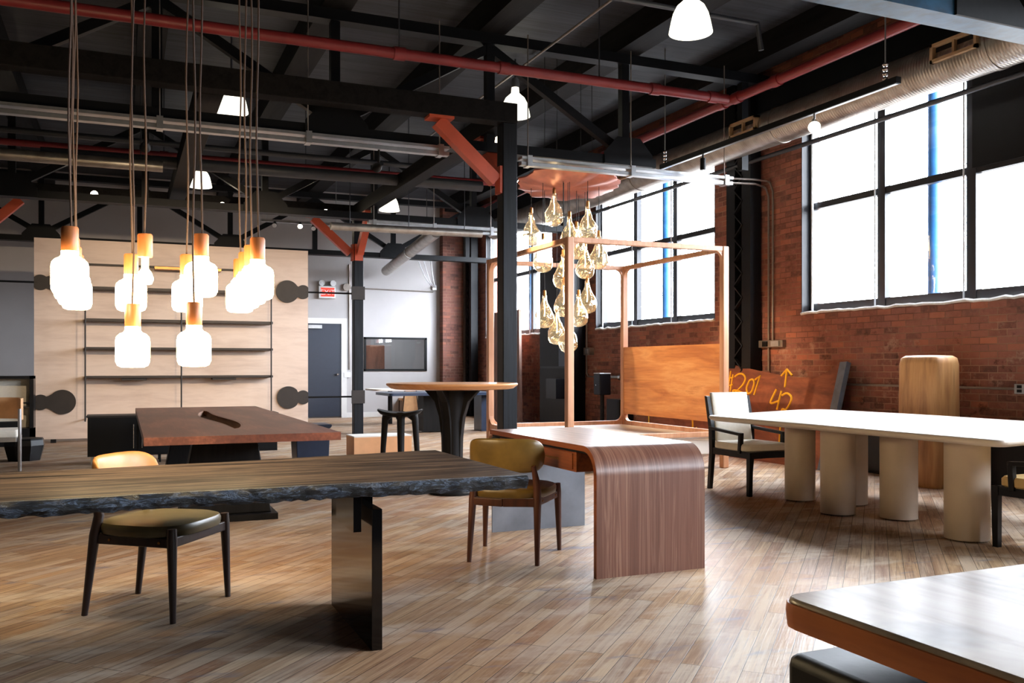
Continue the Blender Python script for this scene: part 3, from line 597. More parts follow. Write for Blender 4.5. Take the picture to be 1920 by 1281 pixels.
# opal jars
JAR = [(0, -.078), (.05, -.076), (.066, -.068), (.074, -.05), (.075, -.03), (.075, .045), (.071, .064), (.058, .078), (.042, .085), (.035, .094), (.035, .112), (0, .112)]
def jar(px, py, d, lab, bare=False):
    c = at(px, py, d)
    t = thing('jar_pendant', lab, 'lamp', c, 'opal jar lamps on brown cables')
    if bare:
        MB().lathe(c, [(0, -.03), (.03, -.025), (.04, 0), (.03, .03), (.016, .05), (.016, .11), (0, .11)]).build('bulb', 'opal', t)
    else: MB().lathe(c, JAR).build('jar_shade', 'opal', t)
    MB().lathe(c, [(0, .105), (.033, .105), (.035, .112), (.035, .21), (.031, .217), (0, .217)], 20).build('wooden_socket', 'socket', t)
    ph = R.uniform(0, 6)
    pts = [(c.x + .006 * math.sin(i * 1.3 + ph), c.y + .006 * math.cos(i * 1.1 + ph), c.z + .21 + (ZC - c.z - .21) * i / 16) for i in range(17)]
    MB().tube(pts, .005, 6).build('cable', 'cable', t)
jar(131, 520, 3.9, 'opal jar lamp at the front of the left row, largest of all')
jar(134, 533, 4.2, 'opal jar lamp second from the front in the left row')
jar(139, 545, 4.5, 'opal jar lamp third from the front in the left row')
jar(144, 554, 4.85, 'opal jar lamp at the back of the left row')
jar(246, 556, 4.65, 'opal jar lamp straight above the left low jar')
jar(272, 523, 4.4, 'bare bulb on a wooden socket without its jar', True)
jar(249, 658, 4.2, 'lowest hanging opal jar lamp on the left')
jar(364, 656, 4.15, 'low hanging opal jar lamp right of the other low one')
jar(377, 526, 4.25, 'opal jar lamp in the middle with a clear brown socket, above the right low jar')
jar(351, 557, 4.65, 'opal jar lamp half behind the middle front one')
jar(483, 532, 4.3, 'opal jar lamp at the front of the right row')
jar(471, 542, 4.52, 'opal jar lamp second from the front in the right row')
jar(460, 551, 4.75, 'opal jar lamp third from the front in the right row')
jar(450, 560, 5.0, 'opal jar lamp at the back of the right row')
# teardrop chandelier
cc = at(1066, 346, 12.0)
t = thing('chandelier', 'cluster of gold glass teardrops under a rose copper disc above the canopy bed', 'chandelier', cc)
n = 72; rim = []; low = []
prof = [(1.0, .0), (.8, -.035), (.45, -.055), (.12, -.06)]; loops = []
for k, (q, dz) in enumerate([(.1, .05), (.6, .05), (1.0, .02)] + prof):
    loops.append([Vector((cc.x + .665 * q * (1 + (.028 * math.sin(11 * a) + .02 * math.sin(23 * a + 1) + .015 * math.sin(41 * a)) * q) * math.cos(a), cc.y + .665 * q * (1 + (.028 * math.sin(11 * a) + .02 * math.sin(23 * a + 1)) * q) * math.sin(a), cc.z + dz + .012 * math.sin(9 * a) * q + .085 * q * math.cos(a - PI * 1.37))) for a in [2 * PI * i / n for i in range(n)]])
MB().loft(loops).build('canopy_disc', 'copper', t)
for dx, dy in ((-.35, 0), (.35, 0), (0, .35), (0, -.35)): MB().tube([(cc.x + dx, cc.y + dy, cc.z + .04), (cc.x + dx, cc.y + dy, ZC)], .004, 6).build('suspension_cable', 'cable_black', t)
DROP = [(0, -.14), (.05, -.134), (.092, -.108), (.118, -.065), (.126, -.015), (.118, .04), (.096, .09), (.068, .14), (.044, .19), (.03, .245), (.025, .30)]
for px, py in ((1039, 405), (996, 441), (1068, 450), (1102, 431), (1081, 467), (1097, 504), (1123, 485), (1018, 491), (1056, 522), (1101, 569), (1057, 574), (1085, 594), (1021, 596), (1044, 627), (1065, 641)):
    for _ in range(60):
        d = 12.0 + R.uniform(-.5, .5); p = at(px, py, d)
        if math.hypot(p.x - cc.x, p.y - cc.y) < .6: break
    p = at(px, py, d); nr = R.uniform(.97, 1.05)
    g = MB(); n = 24; loops = []
    ph = R.uniform(0, 6)
    g.lathe(p, [(r * nr, z) for r, z in DROP], n)
    dr = g.build('glass_drop', 'drop', t)
    for v in dr.data.vertices:
        v.co.x += .006 * math.sin(v.co.z * 40 + ph); v.co.y += .006 * math.cos(v.co.z * 37 + ph)
    MB().lathe(p, [(0, .285), (.02, .285), (.023, .30), (.021, .36), (.01, .37), (0, .37)], 14).build('socket', 'brass', dr)
    MB().tube([p + Vector((.004 * math.sin(i), .004 * math.cos(i), .02 + .04 * i)) for i in range(7)], .006, 6).build('filament', 'filament', dr)
    MB().tube([p + Vector((0, 0, .365)), (p.x, p.y, cc.z - .05)], .004, 6).build('cord', 'cable_black', dr)
# track light along the windows
xt = 6.55
a, b = onx(1685, 152, xt), onx(1240, 312, xt); zt = (a.z + b.z) / 2
t = thing('track_light', 'black lighting track hung in front of the big duct', 'track light', (xt, a.y, zt), 'lighting tracks')
MB().box(xt - .03, xt + .03, a.y, b.y, zt - .03, zt + .03).build('track', 'black', t, smooth=0)
MB().box(xt - .02, xt + .02, a.y + .02, b.y - .02, zt - .034, zt - .029).build('conductor_strip', 'silver', t, smooth=0)
for px in (1660, 1247):
    y = onx(px, 200, xt).y
    MB().tube([(xt, y, zt), (xt, y, ZC)], .007, 6).build('hanger_wire', 'silver', t)
    h = MB()
    for q in range(4): h.lathe((xt, y, zt + .03 + .045 * q), [(0, 0), (.02, .004), (.028, .02), (.02, .036), (0, .04)], 12)
    h.build('wire_grip', 'chrome', t)
def spot(c, aim, t, lit=True, s=1.0):
    c, aim = Vector(c), Vector(aim).normalized()
    g = MB().tube([c - aim * .09 * s, c - aim * .03 * s, c + aim * .04 * s, c + aim * .075 * s], [.03 * s, .035 * s, .062 * s, .066 * s], 16)
    hd = g.build('spot_head', 'black' if s < 1 else 'silver', t)
    MB().tube([c + aim * .072 * s, c + aim * .085 * s], .058 * s, 16).build('lens', 'spot' if lit else 'cord_white', hd)
p = onx(1527, 240, xt)
MB().tube([(xt, p.y, zt - .03), (xt, p.y, p.z + .1), p + Vector((0, .03, .08))], .012, 8).build('spot_arm', 'silver', t)
spot(p + Vector((0, .0, .03)), (-.55, -.62, -.5), t)
p = onx(1318, 300, xt); MB().tube([(xt, p.y, zt - .03), (xt, p.y, p.z)], .012, 8).build('spot_arm', 'black', t)
MB().tube([(xt, p.y, p.z + .02), (xt, p.y, p.z - .12)], .035, 14).build('spot_head', 'black', t)
# warm spotlights clamped to the long cable tray, aimed at the shelf panel, plus an added one for the bed
def tray_spot(c, target, lab, watts, cone=60, lit=True):
    c, target = Vector(c), Vector(target); t = thing('spotlight', lab, 'spotlight', c, 'spotlights on the cable trays')
    d = (target - c).normalized(); spot(c, d, t, lit, .8)
    MB().tube([c + Vector((0, 0, .02)), (c.x, 9.62, 3.594)], .012, 8).build('bracket', 'black', t)
    l = bpy.data.lights.new('spotlight_beam', 'SPOT'); l.energy = watts; l.color = (1, .76, .50); l.spot_size = math.radians(cone); l.spot_blend = .6; l.shadow_soft_size = .04
    o = bpy.data.objects.new('spotlight_beam', l); COL.objects.link(o); o.parent = t; o.location = d * .10; o.rotation_euler = d.to_track_quat('-Z', 'Y').to_euler()
tray_spot((2.55, 9.62, 3.42), (1.4, 16.4, 2.0), 'black spotlight on the end of the long tray near the orange brace', 620, 46)
tray_spot((.2, 9.62, 3.42), (0, 16.4, 1.9), 'black spotlight on the long tray above the jar lamps', 420, 46)
tray_spot((4.12, 9.62, 3.42), (6.76, 10.5, .9), 'small added spotlight hidden behind the nearer post, brightening the headboard', 420, 60)  # extra lamp kept out of view, added to brighten the headboard
# little spots on the far cross beam
for px, py, yy, lab in ((178, 364, 16.1, 'lit spotlight on the far beam above the left jar lamps'), (417, 385, 16.1, 'brightest lit spotlight on the far beam, above the right jar row'), (466, 388, 16.1, 'lit spotlight just right of the brightest one on the far beam'),
                        (610, 398, 16.1, 'lit spotlight on the far beam just above the orange brace'), (2, 351, 16.1, 'lit spotlight cut by the left edge of the picture')):
    c = ony(px, py, yy); t = thing('spotlight', lab, 'spotlight', c, 'spotlights on the far beam')
    spot(c, (-.1, -.95, -.22), t, True, .95); MB().tube([c, (c.x, 16.24, max(c.z, 3.98))], .014, 8).build('bracket', 'black', t)
a, b = ony(490, 412, 17.6), ony(640, 424, 17.6)
t = thing('track_light', 'short white track with small spots behind the far beam', 'track light', a, 'lighting tracks')
zt2 = (a.z + b.z) / 2
MB().box(a.x, b.x, 17.57, 17.63, zt2 - .02, zt2 + .03).build('track', 'silver', t, smooth=0)
for px in (500, 630):
    x = ony(px, 412, 17.6).x; MB().tube([(x, 17.6, zt2), (x, 17.6, ZC)], .008, 6).build('hanger_wire', 'silver', t)
for px, py, lit in ((515, 420, 0), (563, 422, 1), (588, 426, 0), (608, 424, 1)):
    c = ony(px, py, 17.5); spot(c, (-.2, -.8, -.6), t, lit, .75); MB().tube([c, (c.x, 17.6, zt2)], .012, 6).build('spot_arm', 'black', t)
# exit sign
c = ony(613, 547, YB - .06); 
t = thing('exit_sign', 'white EXIT sign with two round emergency lamps above the navy door', 'sign', (c.x, YB - .06, c.z - .16))
MB().box(c.x - .2, c.x + .2, YB - .1, YB, c.z - .16, c.z + .13).build('sign_box', 'exit_white', t, smooth=0, bevel=.01)
MB().box(c.x - .15, c.x + .17, YB - .104, YB - .1, c.z - .12, c.z + .09).build('sign_face', 'exit_red', t, smooth=0)
cu = bpy.data.curves.new('exit_text', 'FONT'); cu.body = 'EXIT'; cu.size = .17; cu.extrude = .002; cu.align_x = 'CENTER'
tmp = bpy.data.objects.new('tmp', cu); COL.objects.link(tmp); bpy.context.view_layer.update()
me = bpy.data.meshes.new_from_object(tmp.evaluated_get(bpy.context.evaluated_depsgraph_get())); bpy.data.objects.remove(tmp)
ob = bpy.data.objects.new('lettering', me); me.materials.clear(); me.materials.append(M['exit_white']); COL.objects.link(ob)
ob.parent = t; ob.location = (.01, -.05, .085); ob.rotation_euler = (PI / 2, 0, 0)
for dx in (-.13, .14):
    MB().tube([(c.x + dx, YB - .02, c.z + .2), (c.x + dx, YB - .12, c.z + .2)], [.05, .07], 16).build('emergency_lamp', 'chrome', t)

# ================================================================ FURNITURE
# ---- black live-edge table
xr, xl, yn, yf, zt, th = 1.70, -.95, 3.80, 5.14, .75, .058
t = thing('dining_table', 'long black plank table with bark edge under the jar lamps', 'table', ((xr + xl) / 2, (yn + yf) / 2, 0))
N = 90
def wav(x, k): return .018 * math.sin(x * 3.1 + k) + .010 * math.sin(x * 9.7 + 2 * k) + .005 * math.sin(x * 31 + k)
top = [(xl + (xr - xl) * i / N, yn + wav(xl + (xr - xl) * i / N, 0) * .6) for i in range(N + 1)]
bk = [(xl + (xr - xl) * i / N, yf - .02 - .15 * (xr - (xl + (xr - xl) * i / N)) + wav(xl + (xr - xl) * i / N, 3) * .5) for i in range(N + 1)]
poly = [(x, y + .004) for x, y in top] + [(x, y) for x, y in reversed(bk)]
g = MB(); g.loft([[(x, y, zt - th) for x, y in poly], [(x, y, zt) for x, y in poly]]); g.build('tabletop', 'slab', t, smooth=25)
g = MB(); loops = []
for i, (x, y) in enumerate(top):
    e1, e2, e3 = R.uniform(-.006, .006), R.uniform(-.008, .008), R.uniform(-.005, .006)
    loops.append([(x, y + .012, zt + .0005), (x, y - .001, zt - .001), (x, y - .012 + e1, zt - .018), (x, y - .010 + e2, zt - .04), (x, y + .006 + e3, zt - th - .004 + e3 * .6), (x, y + .03, zt - th - .002)])
g.loft(loops); g.build('bark_edge', 'bark', t, smooth=30)
def plate_leg(x0, s):
    g = MB(); g.box(x0, x0 + .047, 3.89, 4.73, 0, .62); lg = g.build('leg', 'gloss_black', t, smooth=0, bevel=.002)
    MB().box(x0, x0 + .047, 4.06, 4.73, .62, zt - th - .001).build('leg_upper', 'gloss_black', lg, smooth=0)
    MB().box(x0 - .075, x0 - .04, 3.92, 4.27, .52, zt - th - .001).build('bracket_plate', 'gloss_black', lg, smooth=0)
plate_leg(1.0, 1); plate_leg(-.62, 1)
# ---- long brown table with carved slot
t = thing('dining_table', 'long red-brown plank table with a carved slot in its top', 'table', (.82, 9.2, 0))
x0, x1, y0, y1, zt, th = .13, 1.505, 6.78, 11.6, .75, .058
def slot(y):
    q = (y - 7.5) / (10.55 - 7.5)
    if q <= 0 or q >= 1: return (.815, 0)
    return (.815 + .045 * math.sin(q * 2 * PI + .3), .088 * math.sin(PI * q) ** .6)
st = [y0] + [7.5 + 3.05 * i / 40 for i in range(41)] + [y1]
g = MB()
for i in range(len(st) - 1):
    for z in (zt, zt - th):
        (ca, wa), (cb, wb) = slot(st[i]), slot(st[i + 1])
        g.add([(x0, st[i], z), (ca - wa, st[i], z), (cb - wb, st[i + 1], z), (x0, st[i + 1], z)], [(0, 1, 2, 3)])
        g.add([(ca + wa, st[i], z), (x1, st[i], z), (x1, st[i + 1], z), (cb + wb, st[i + 1], z)], [(0, 1, 2, 3)])
for a, b in (((x0, y0), (x1, y0)), ((x1, y0), (x1, y1)), ((x1, y1), (x0, y1)), ((x0, y1), (x0, y0))):
    g.add([(*a, zt - th), (*b, zt - th), (*b, zt), (*a, zt)], [(0, 1, 2, 3)])
top = g.build('tabletop', 'brown_top', t, smooth=0)
g = MB()
for i in range(1, 41):
    (ca, wa), (cb, wb) = slot(st[i]), slot(st[i + 1]); k = .55
    for s in (-1, 1):
        g.add([(ca + s * wa * 1.25, st[i], zt + .001), (cb + s * wb * 1.25, st[i + 1], zt + .001), (cb + s * wb * k, st[i + 1], zt - th * .9), (ca + s * wa * k, st[i], zt - th * .9)], [(0, 1, 2, 3)])
    g.add([(ca - wa * k, st[i], zt - th * .9), (cb - wb * k, st[i + 1], zt - th * .9), (cb + wb * k, st[i + 1], zt - th * .9), (ca + wa * k, st[i], zt - th * .9)], [(0, 1, 2, 3)])
g.build('carved_slot', 'tan_wood', t, smooth=0)
for yy in (7.75, 10.55):
    g = MB(); g.loft([[(.40, yy - .12, 0.05), (1.12, yy - .12, 0.05), (1.12, yy + .12, .05), (.40, yy + .12, .05)], [(.52, yy - .1, zt - th), (1.0, yy - .1, zt - th), (1.0, yy + .1, zt - th), (.52, yy + .1, zt - th)]])
    lg = g.build('trestle', 'charred', t, smooth=0, bevel=.01)
    MB().box(.36, 1.16, yy - .2, yy + .2, 0, .05).build('foot_plate', 'charred', lg, smooth=0)
# ---- black tapered stool beside it
p = onz(585, 796, .66); sx, sy = p.x, p.y + .1
t = thing('block_stool', 'blue-black tapered stool at the right side of the brown table', 'stool', (sx, sy, 0))
def sq(c, h, z): return [(c[0] - h, c[1] - h, z), (c[0] + h, c[1] - h, z), (c[0] + h, c[1] + h, z), (c[0] - h, c[1] + h, z)]
MB().loft([sq((sx, sy), .13, 0), sq((sx, sy), .16, .35), sq((sx, sy), .17, .62)]).build('body', 'navy', t, smooth=0, bevel=.01)
MB().loft([sq((sx, sy), .17, .62), sq((sx, sy), .185, .64), sq((sx, sy), .185, .66)]).build('seat', 'navy', t, smooth=0, bevel=.008)
# ---- waterfall walnut desk
x0, x1 = 2.545, 3.30
t = thing('desk', 'walnut waterfall desk with one curved end and a zinc leg', 'desk', (2.92, 5.5, 0))
zt, yn, yf, th, rr = .768, 4.68, 6.36, .034, .17
out = [(yn, 0)] + arc(yn + rr, zt - rr, rr, PI, PI / 2, 12) + [(yf, zt)]
inn = [(yf, zt - th)] + arc(yn + rr, zt - rr, rr - th, PI / 2, PI, 12) + [(yn + th, 0)]
MB().extrude([(x0, y, z) for y, z in out + inn], (x1 - x0, 0, 0)).build('waterfall_top', 'walnut', t, smooth=25)
e = .012                                                                    # lighter ply edges on both sides
for xa in (x0 - .0015, x1 - .0005): MB().extrude([(xa, y, z) for y, z in out + inn], (.002, 0, 0)).build('edge_band', 'walnut_dark', t, smooth=0)
o2 = arc(yn + rr, zt - rr, rr - th - .001, PI, PI / 2, 12); i2 = arc(yn + rr, zt - rr, rr - th - .015, PI / 2, PI, 12)
pr = [(yn + th + .001, .52)] + o2 + [(yf - .02, zt - th - .001), (yf - .02, zt - th - .015)] + i2 + [(yn + th + .015, .52)]
MB().extrude([(x0 + .012, y, z) for y, z in pr], (x1 - x0 - .024, 0, 0)).build('steel_strap', 'black_steel', t, smooth=25)
bx = MB().box(x0 + .03, x1 - .05, yn + .32, yf - .12, .59, zt - th - .016).build('drawer_box', 'walnut_dark', t, smooth=0, bevel=.004)
MB().box(x0 + .022, x0 + .031, yn + .36, yf - .16, .605, zt - th - .03).build('drawer_front', 'walnut_dark', t, smooth=0)
MB().box(x0 + .017, x0 + .023, 5.23, 5.45, .648, .662).build('drawer_pull', 'brass', t, smooth=0, bevel=.003)
MB().box(x0 - .005, x1 + .02, yf - .06, yf - .045, 0, zt - th - .016).build('zinc_leg', 'zinc', t, smooth=0)
# ---- dining chairs (local: faces +x)
def dining_chair(name, lab, grp, loc, rz, legm, seatm, backm):
    t = thing(name, lab, 'chair', loc, grp, rz)
    for s in (-1, 1):
        MB().tube([(-.265, s * .222, 0), (-.215, s * .212, .40), (-.195, s * .205, .50), (-.232, s * .19, .62)], [.015, .026, .025, .015], 12).build('leg', legm, t)
        MB().tube([(.25, s * .262, 0), (.238, s * .252, .40), (.236, s * .25, .455)], [.0145, .025, .022], 12).build('leg', legm, t)
        g = MB(); g.bar((-.21, s * .205, .385), (.235, s * .245, .385), .026, .05); g.build('side_rail', legm, t, smooth=0, bevel=.006)
        for q in (.2, .85):
            pb = Vector((-.21, s * .205, .385)).lerp(Vector((.235, s * .245, .385)), q)
            MB().tube([pb + Vector((0, s * .012, 0)), pb + Vector((0, s * .018, 0))], .007, 8).build('bolt', 'brass', t)
    g = MB(); pts = [(-.225, -.20), (-.262, 0), (-.225, .20)]
    for i in range(2): g.bar((*pts[i], .385), (*pts[i + 1], .385), .026, .05)
    g.build('rear_rail', legm, t, smooth=0, bevel=.006)
    MB().bar((.238, -.245, .388), (.238, .245, .388), .026, .05).build('front_rail', legm, t, smooth=0, bevel=.006)
    loops = []
    for k, z in ((.90, .402), (.985, .412), (1.0, .432), (1.0, .448), (.97, .464), (.86, .474), (.5, .480), (.08, .482)):
        loops.append([(.015 + x * k * .262 * (1 + .0), y * k * (.262 + .02 * x), z) for x, y in superloop(1, 1, 44, 3.2)])
    MB().loft(loops).build('seat_cushion', seatm, t)
    loops = []; n = 30
    for i in range(n + 1):
        q = -1 + 2 * i / n; y = .247 * math.sin(q * 1.35) / math.sin(1.35); x = -.262 + .115 * (q ** 2) ** 1.05
        hz = .108 * max(0.0, 1 - abs(q) ** 4.5) ** .5 + .001; ht = .019 * max(.05, 1 - abs(q) ** 8)
        nx, ny = -math.cos(q * .75), math.sin(q * .75) ; lean = .12
        loops.append([(x + nx * ht * a - (b * hz) * lean * 1.0, y + ny * ht * a, .682 + b * hz) for a, b in superloop(1, 1, 20, 2.6)])
    MB().loft(loops).build('backrest', backm, t, smooth=60)
    return t
dining_chair('dining_chair', 'olive gold leather chair seen from behind at the walnut desk', 'low-backed dining chairs', (2.36, 5.49, 0), math.atan2(.42, .32), 'dark_walnut', 'leather', 'leather')
dining_chair('dining_chair', 'dark-legged chair tucked under the far side of the black bark-edge table', 'low-backed dining chairs', (.165, 5.045, 0), math.atan2(-.265, .382), 'espresso', 'leather_green', 'leather_tan')
# ---- white conference table
t = thing('conference_table', 'long white table on thick round columns by the brick wall', 'table', (6.1, 6.2, 0))
zt = .775
poly = [(5.13, 4.06), (5.13, 7.24), (5.55, 7.40), (6.75, 7.82), (7.02, 7.78), (7.17, 6.6), (7.15, 5.2), (6.95, 4.42), (6.2, 4.25)]
pl = rounded(poly, [.10, .07, .1, .15, .12, .3, .3, .2, .2], 7)
cx, cyy = sum(p[0] for p in pl) / len(pl), sum(p[1] for p in pl) / len(pl)
def shr(k): return [(x + (cx - x) / math.hypot(cx - x, cyy - y) * k, y + (cyy - y) / math.hypot(cx - x, cyy - y) * k) for x, y in pl]
MB().loft([[(x, y, z) for x, y in shr(k)] for k, z in ((.05, zt - .05), (.012, zt - .036), (0, zt - .02), (.003, zt - .006), (.012, zt))]).build('tabletop', 'ivory', t, smooth=50)
for px, py, r in ((1500, 938, .137), (1571, 964, .142), (1596, 946, .142), (1685, 973, .146), (1813, 1012, .152)):
    c = onz(px, py, 0)
    MB().lathe((c.x, c.y, 0), [(0, .012), (r, .012), (r, zt - .052), (0, zt - .052)], 36).build('leg', 'ivory_leg', t)
for X, Y in ((6.65, 6.9), (6.7, 5.2)): MB().lathe((X, Y, 0), [(0, .012), (.145, .012), (.145, zt - .052), (0, zt - .052)], 36).build('leg', 'ivory_leg', t) if False else None
# ---- armchairs (local: faces +x)
def armchair(lab, loc, rz, back=True, seatm='cream'):
    t = thing('armchair', lab, 'armchair', loc, 'black framed armchairs', rz); bl = 'black_lacquer'
    for s in (-1, 1):
        MB().loft([[(x + dx, s * .245 + dy, z) for dx, dy in ((-w, -.02), (w, -.02), (w, .02), (-w, .02))] for x, w, z in ((-.34, .02, 0), (-.30, .027, .38), (-.31, .027, .62), (-.385, .021, .94))]).build('leg', bl, t, smooth=0)
        MB().loft([[(x + dx, s * .245 + dy, z) for dx, dy in ((-w, -.02), (w, -.02), (w, .02), (-w, .02))] for x, w, z in ((.295, .02, 0), (.30, .027, .36), (.30, .027, .42))]).build('leg', bl, t, smooth=0)
        a = MB(); a.bar((-.325, s * .255, .62), (.19, s * .255, .585), .045, .03); a.bar((.18, s * .255, .60), (.165, s * .255, .40), .04, .04, (0, 1, 0)); a.build('arm', bl, t, smooth=0, bevel=.004)
        MB().bar((-.30, s * .245, .39), (.30, s * .245, .39), .03, .06).build('side_rail', bl, t, smooth=0)
        MB().bar((-.31, s * .245, .17), (.27, s * .245, .20), .02, .025).build('stretcher', bl, t, smooth=0) if False else None
    for x in (-.3, .3): MB().bar((x, -.24, .39), (x, .24, .39), .03, .06).build('cross_rail', bl, t, smooth=0)
    MB().loft([[(.0 + x * k * .30, y * k * .265, z) for x, y in superloop(1, 1, 40, 6)] for k, z in ((.95, .42), (1, .432), (1, .475), (.95, .492), (.5, .50), (.05, .502))]).build('seat_cushion', seatm, t)
    MB().loft([[(-.272 - (z - .5) * .2 + .028 * x, y * .222, z) for x, y in superloop(1, 1, 28, 5)] for z in (.49, .5, .6, .75, .9, .965, .975)]).build('back_cushion', seatm, t, smooth=50)
    return t
armchair('black framed armchair with white cushions at the far end of the white table', (5.74, 7.36, 0), -PI / 2)
armchair('black framed armchair with ochre seat cut off by the right edge of the picture', (5.79, 4.14, 0), PI / 2, seatm='ochre')
# ---- foreground table
t = thing('slab_table', 'pale knotted slab table in the lower right foreground corner', 'table', (2.3, .9, 0))
zt, th = .75, .06
pl = rounded([(1.315, -.3), (1.315, 1.59), (3.4, 1.62), (3.4, -.3)], [.02, .06, .02, .02], 5)
MB().prism(pl, zt - th, zt).build('tabletop', 'pale_top', t, smooth=30, bevel=.009)
g = MB()
edge = [(1.312, -.3 + (1.53 + .3) * i / 40) for i in range(41)] + [(1.312 + .045 * (1 - math.cos(a)), 1.53 + .06 * math.sin(a)) for a in (.5, 1.0, 1.4)]
g.loft([[(x - .004, y, zt - .009), (x - .007, y, zt - .03), (x - .003, y, zt - th - .001), (x + .006, y, zt - th - .001), (x + .006, y, zt - .009)] for x, y in edge])
g.build('live_edge', 'live', t, smooth=30)
MB().box(1.55, 2.9, .2, 1.42, .62, zt - th).build('neck', 'black_steel', t, smooth=0)
MB().box(1.318, 3.1, .0, 1.575, .0, .63).build('base_box', 'black_steel', t, smooth=40, bevel=.025)
# ---- canopy bed
t = thing('canopy_bed', 'wooden canopy bed with tall open frame and plank headboard', 'bed', (5.7, 10.4, 0))
x0, x1, y0, y1, z1 = 4.64, 6.76, 9.18, 11.59, 2.71
pw = .085
for x, y, nm in ((x0, y0, 0), (x1, y0, 1), (x0, y1, 2), (x1, y1, 3)):
    MB().box(x - pw / 2, x + pw / 2, y - pw / 2, y + pw / 2, 0.0, z1).build('post', 'bed_frame', t, smooth=0, bevel=.012)
for a, b in (((x0, y0), (x1, y0)), ((x0, y1), (x1, y1)), ((x0, y0), (x0, y1)), ((x1, y0), (x1, y1))):
    d = Vector((b[0] - a[0], b[1] - a[1], 0)).normalized() * pw / 2
    MB().bar((a[0] + d.x, a[1] + d.y, z1 - .032), (b[0] - d.x, b[1] - d.y, z1 - .032), .07, .06).build('top_rail', 'bed_frame', t, smooth=0, bevel=.006)
    MB().bar((a[0] + d.x, a[1] + d.y, .42), (b[0] - d.x, b[1] - d.y, .42), .06, .06).build('side_rail', 'bed_frame', t, smooth=0, bevel=.006)
    g = MB(); dn = d.normalized()                                    # curved fillets where posts meet the rails
    for e, sg in ((a, 1), (b, -1)):
        for zb, sz in ((z1 - .06, -1), (.45, 1)):
            prf = [(0, 0), (.11, 0)] + [(.11 - .11 * math.sin(q * PI / 12), .11 - .11 * math.cos(q * PI / 12)) for q in range(1, 6)] + [(0, .11)]
            base = Vector((e[0], e[1], zb)) + dn * sg * pw / 2; side = Vector((-dn.y, dn.x, 0)) * .025
            g.extrude([base + dn * sg * u + Vector((0, 0, sz * v)) - side for u, v in prf], side * 2)
    g.build('corner_fillet', 'bed_frame', t, smooth=30)
MB().box(x1 - .03, x1 + .03, y0 + pw / 2, y1 - pw / 2, .55, 1.52).build('headboard', 'bed_wood', t, smooth=0)
MB().box(x0 + .05, x1 - .04, y0 + .04, y1 - .04, .17, .36).build('platform', 'linen', t, smooth=0, bevel=.015)
MB().box(x0 + .09, x1 - .08, y0 + .08, y1 - .08, .36, .40).build('mattress_deck', 'linen', t, smooth=0, bevel=.015)
# ---- big slab with crayon marks leaning on the wall
P0 = Vector((7.66, 0, 0)); P1 = Vector((8.02, 0, 1.32)); up = (P1 - P0).normalized(); nrm = Vector((-up.z, 0, up.x))
def sp(y, b, off=0): return Vector((P0.x, y, 0)) + up * b + nrm * off
ya, yb = 12.5, 8.45
g = MB(); topc = []
def toph(px_y):   # height of the waney top edge along the slab
    pts = [(1225, 650), (1258, 655), (1300, 672), (1365, 682), (1400, 690), (1440, 699), (1480, 706), (1500, 708), (1535, 706), (1555, 695), (1575, 679)]
    return pts
prof = []
for px, py in toph(0):
    q = onplane(px, py, P0, nrm); prof.append((q.y, (q - Vector((P0.x, q.y, 0))).dot(up)))
prof[0] = (ya, prof[0][1])
poly = [(prof[-1][0], 0)] + [(ya, 0)] + prof
th = .07
g.extrude([sp(y, b) for y, b in poly], -nrm * th)
t = thing('wood_slab', 'huge brown wood slab with yellow crayon marks leaning on the brick wall', 'slab', sp((ya + yb) / 2, 0))
sl = g.build('slab', 'rust', t, smooth=0)
ye = prof[-1][0]
MB().extrude([sp(ye, 0, .002), sp(ye, prof[-1][1], .002), sp(ye - .10, prof[-1][1] + .01, -.01), sp(ye - .10, 0, -.01)], -nrm * th).build('sawn_end', 'slate', t, smooth=0)
def stroke(pts, name='crayon_mark', r=.014):
    w = [onplane(x, y, P0, nrm) + nrm * .004 for x, y in pts]
    g = MB(); g.tube(w, r, 6); g.build(name, 'crayon', t)
Z4 = lambda L: [(1120 + x / 4.27, 480 + y / 4.27) for x, y in L]
def smoothp(p, n=4):
    out = []; k = len(p)
    for i in range(k - 1):
        a, b, c, d = (Vector(p[max(0, min(k - 1, i + j))]) for j in (-1, 0, 1, 2))
        for q in range(n):
            u = q / n; out.append(tuple(.5 * ((2 * b) + (c - a) * u + (2 * a - 5 * b + 4 * c - d) * u * u + (3 * b - a - 3 * c + d) * u ** 3)))
    return out + [p[-1]]
for L in ([(1070, 922), (1046, 1095)], [(1088, 950), (1064, 1088)], [(1040, 985), (1092, 972)], [(1036, 1045), (1086, 1030)]): stroke(Z4(L), 'crayon_hash', .011)
stroke(Z4(smoothp([(1103, 968), (1135, 946), (1170, 950), (1187, 985), (1165, 1035), (1115, 1085), (1094, 1096), (1088, 1080), (1118, 1078), (1190, 1108)])), 'crayon_digit')
stroke(Z4(smoothp([(1222, 998), (1198, 1055), (1208, 1102), (1238, 1085), (1258, 1020), (1246, 990), (1222, 998)])), 'crayon_digit')
stroke(Z4([(1266, 992), (1306, 962), (1256, 1115)]), 'crayon_digit')
stroke(Z4([(1521, 908), (1504, 1052)]), 'crayon_arrow'); stroke(Z4([(1475, 962), (1521, 908), (1562, 958)]), 'crayon_arrow')
stroke(Z4(smoothp([(1436, 1068), (1392, 1162), (1400, 1180), (1462, 1158)])), 'crayon_digit'); stroke(Z4([(1476, 1082), (1440, 1232)]), 'crayon_digit')
stroke(Z4(smoothp([(1482, 1118), (1520, 1100), (1556, 1132), (1540, 1190), (1502, 1240), (1480, 1245), (1490, 1226), (1545, 1262)])), 'crayon_digit')
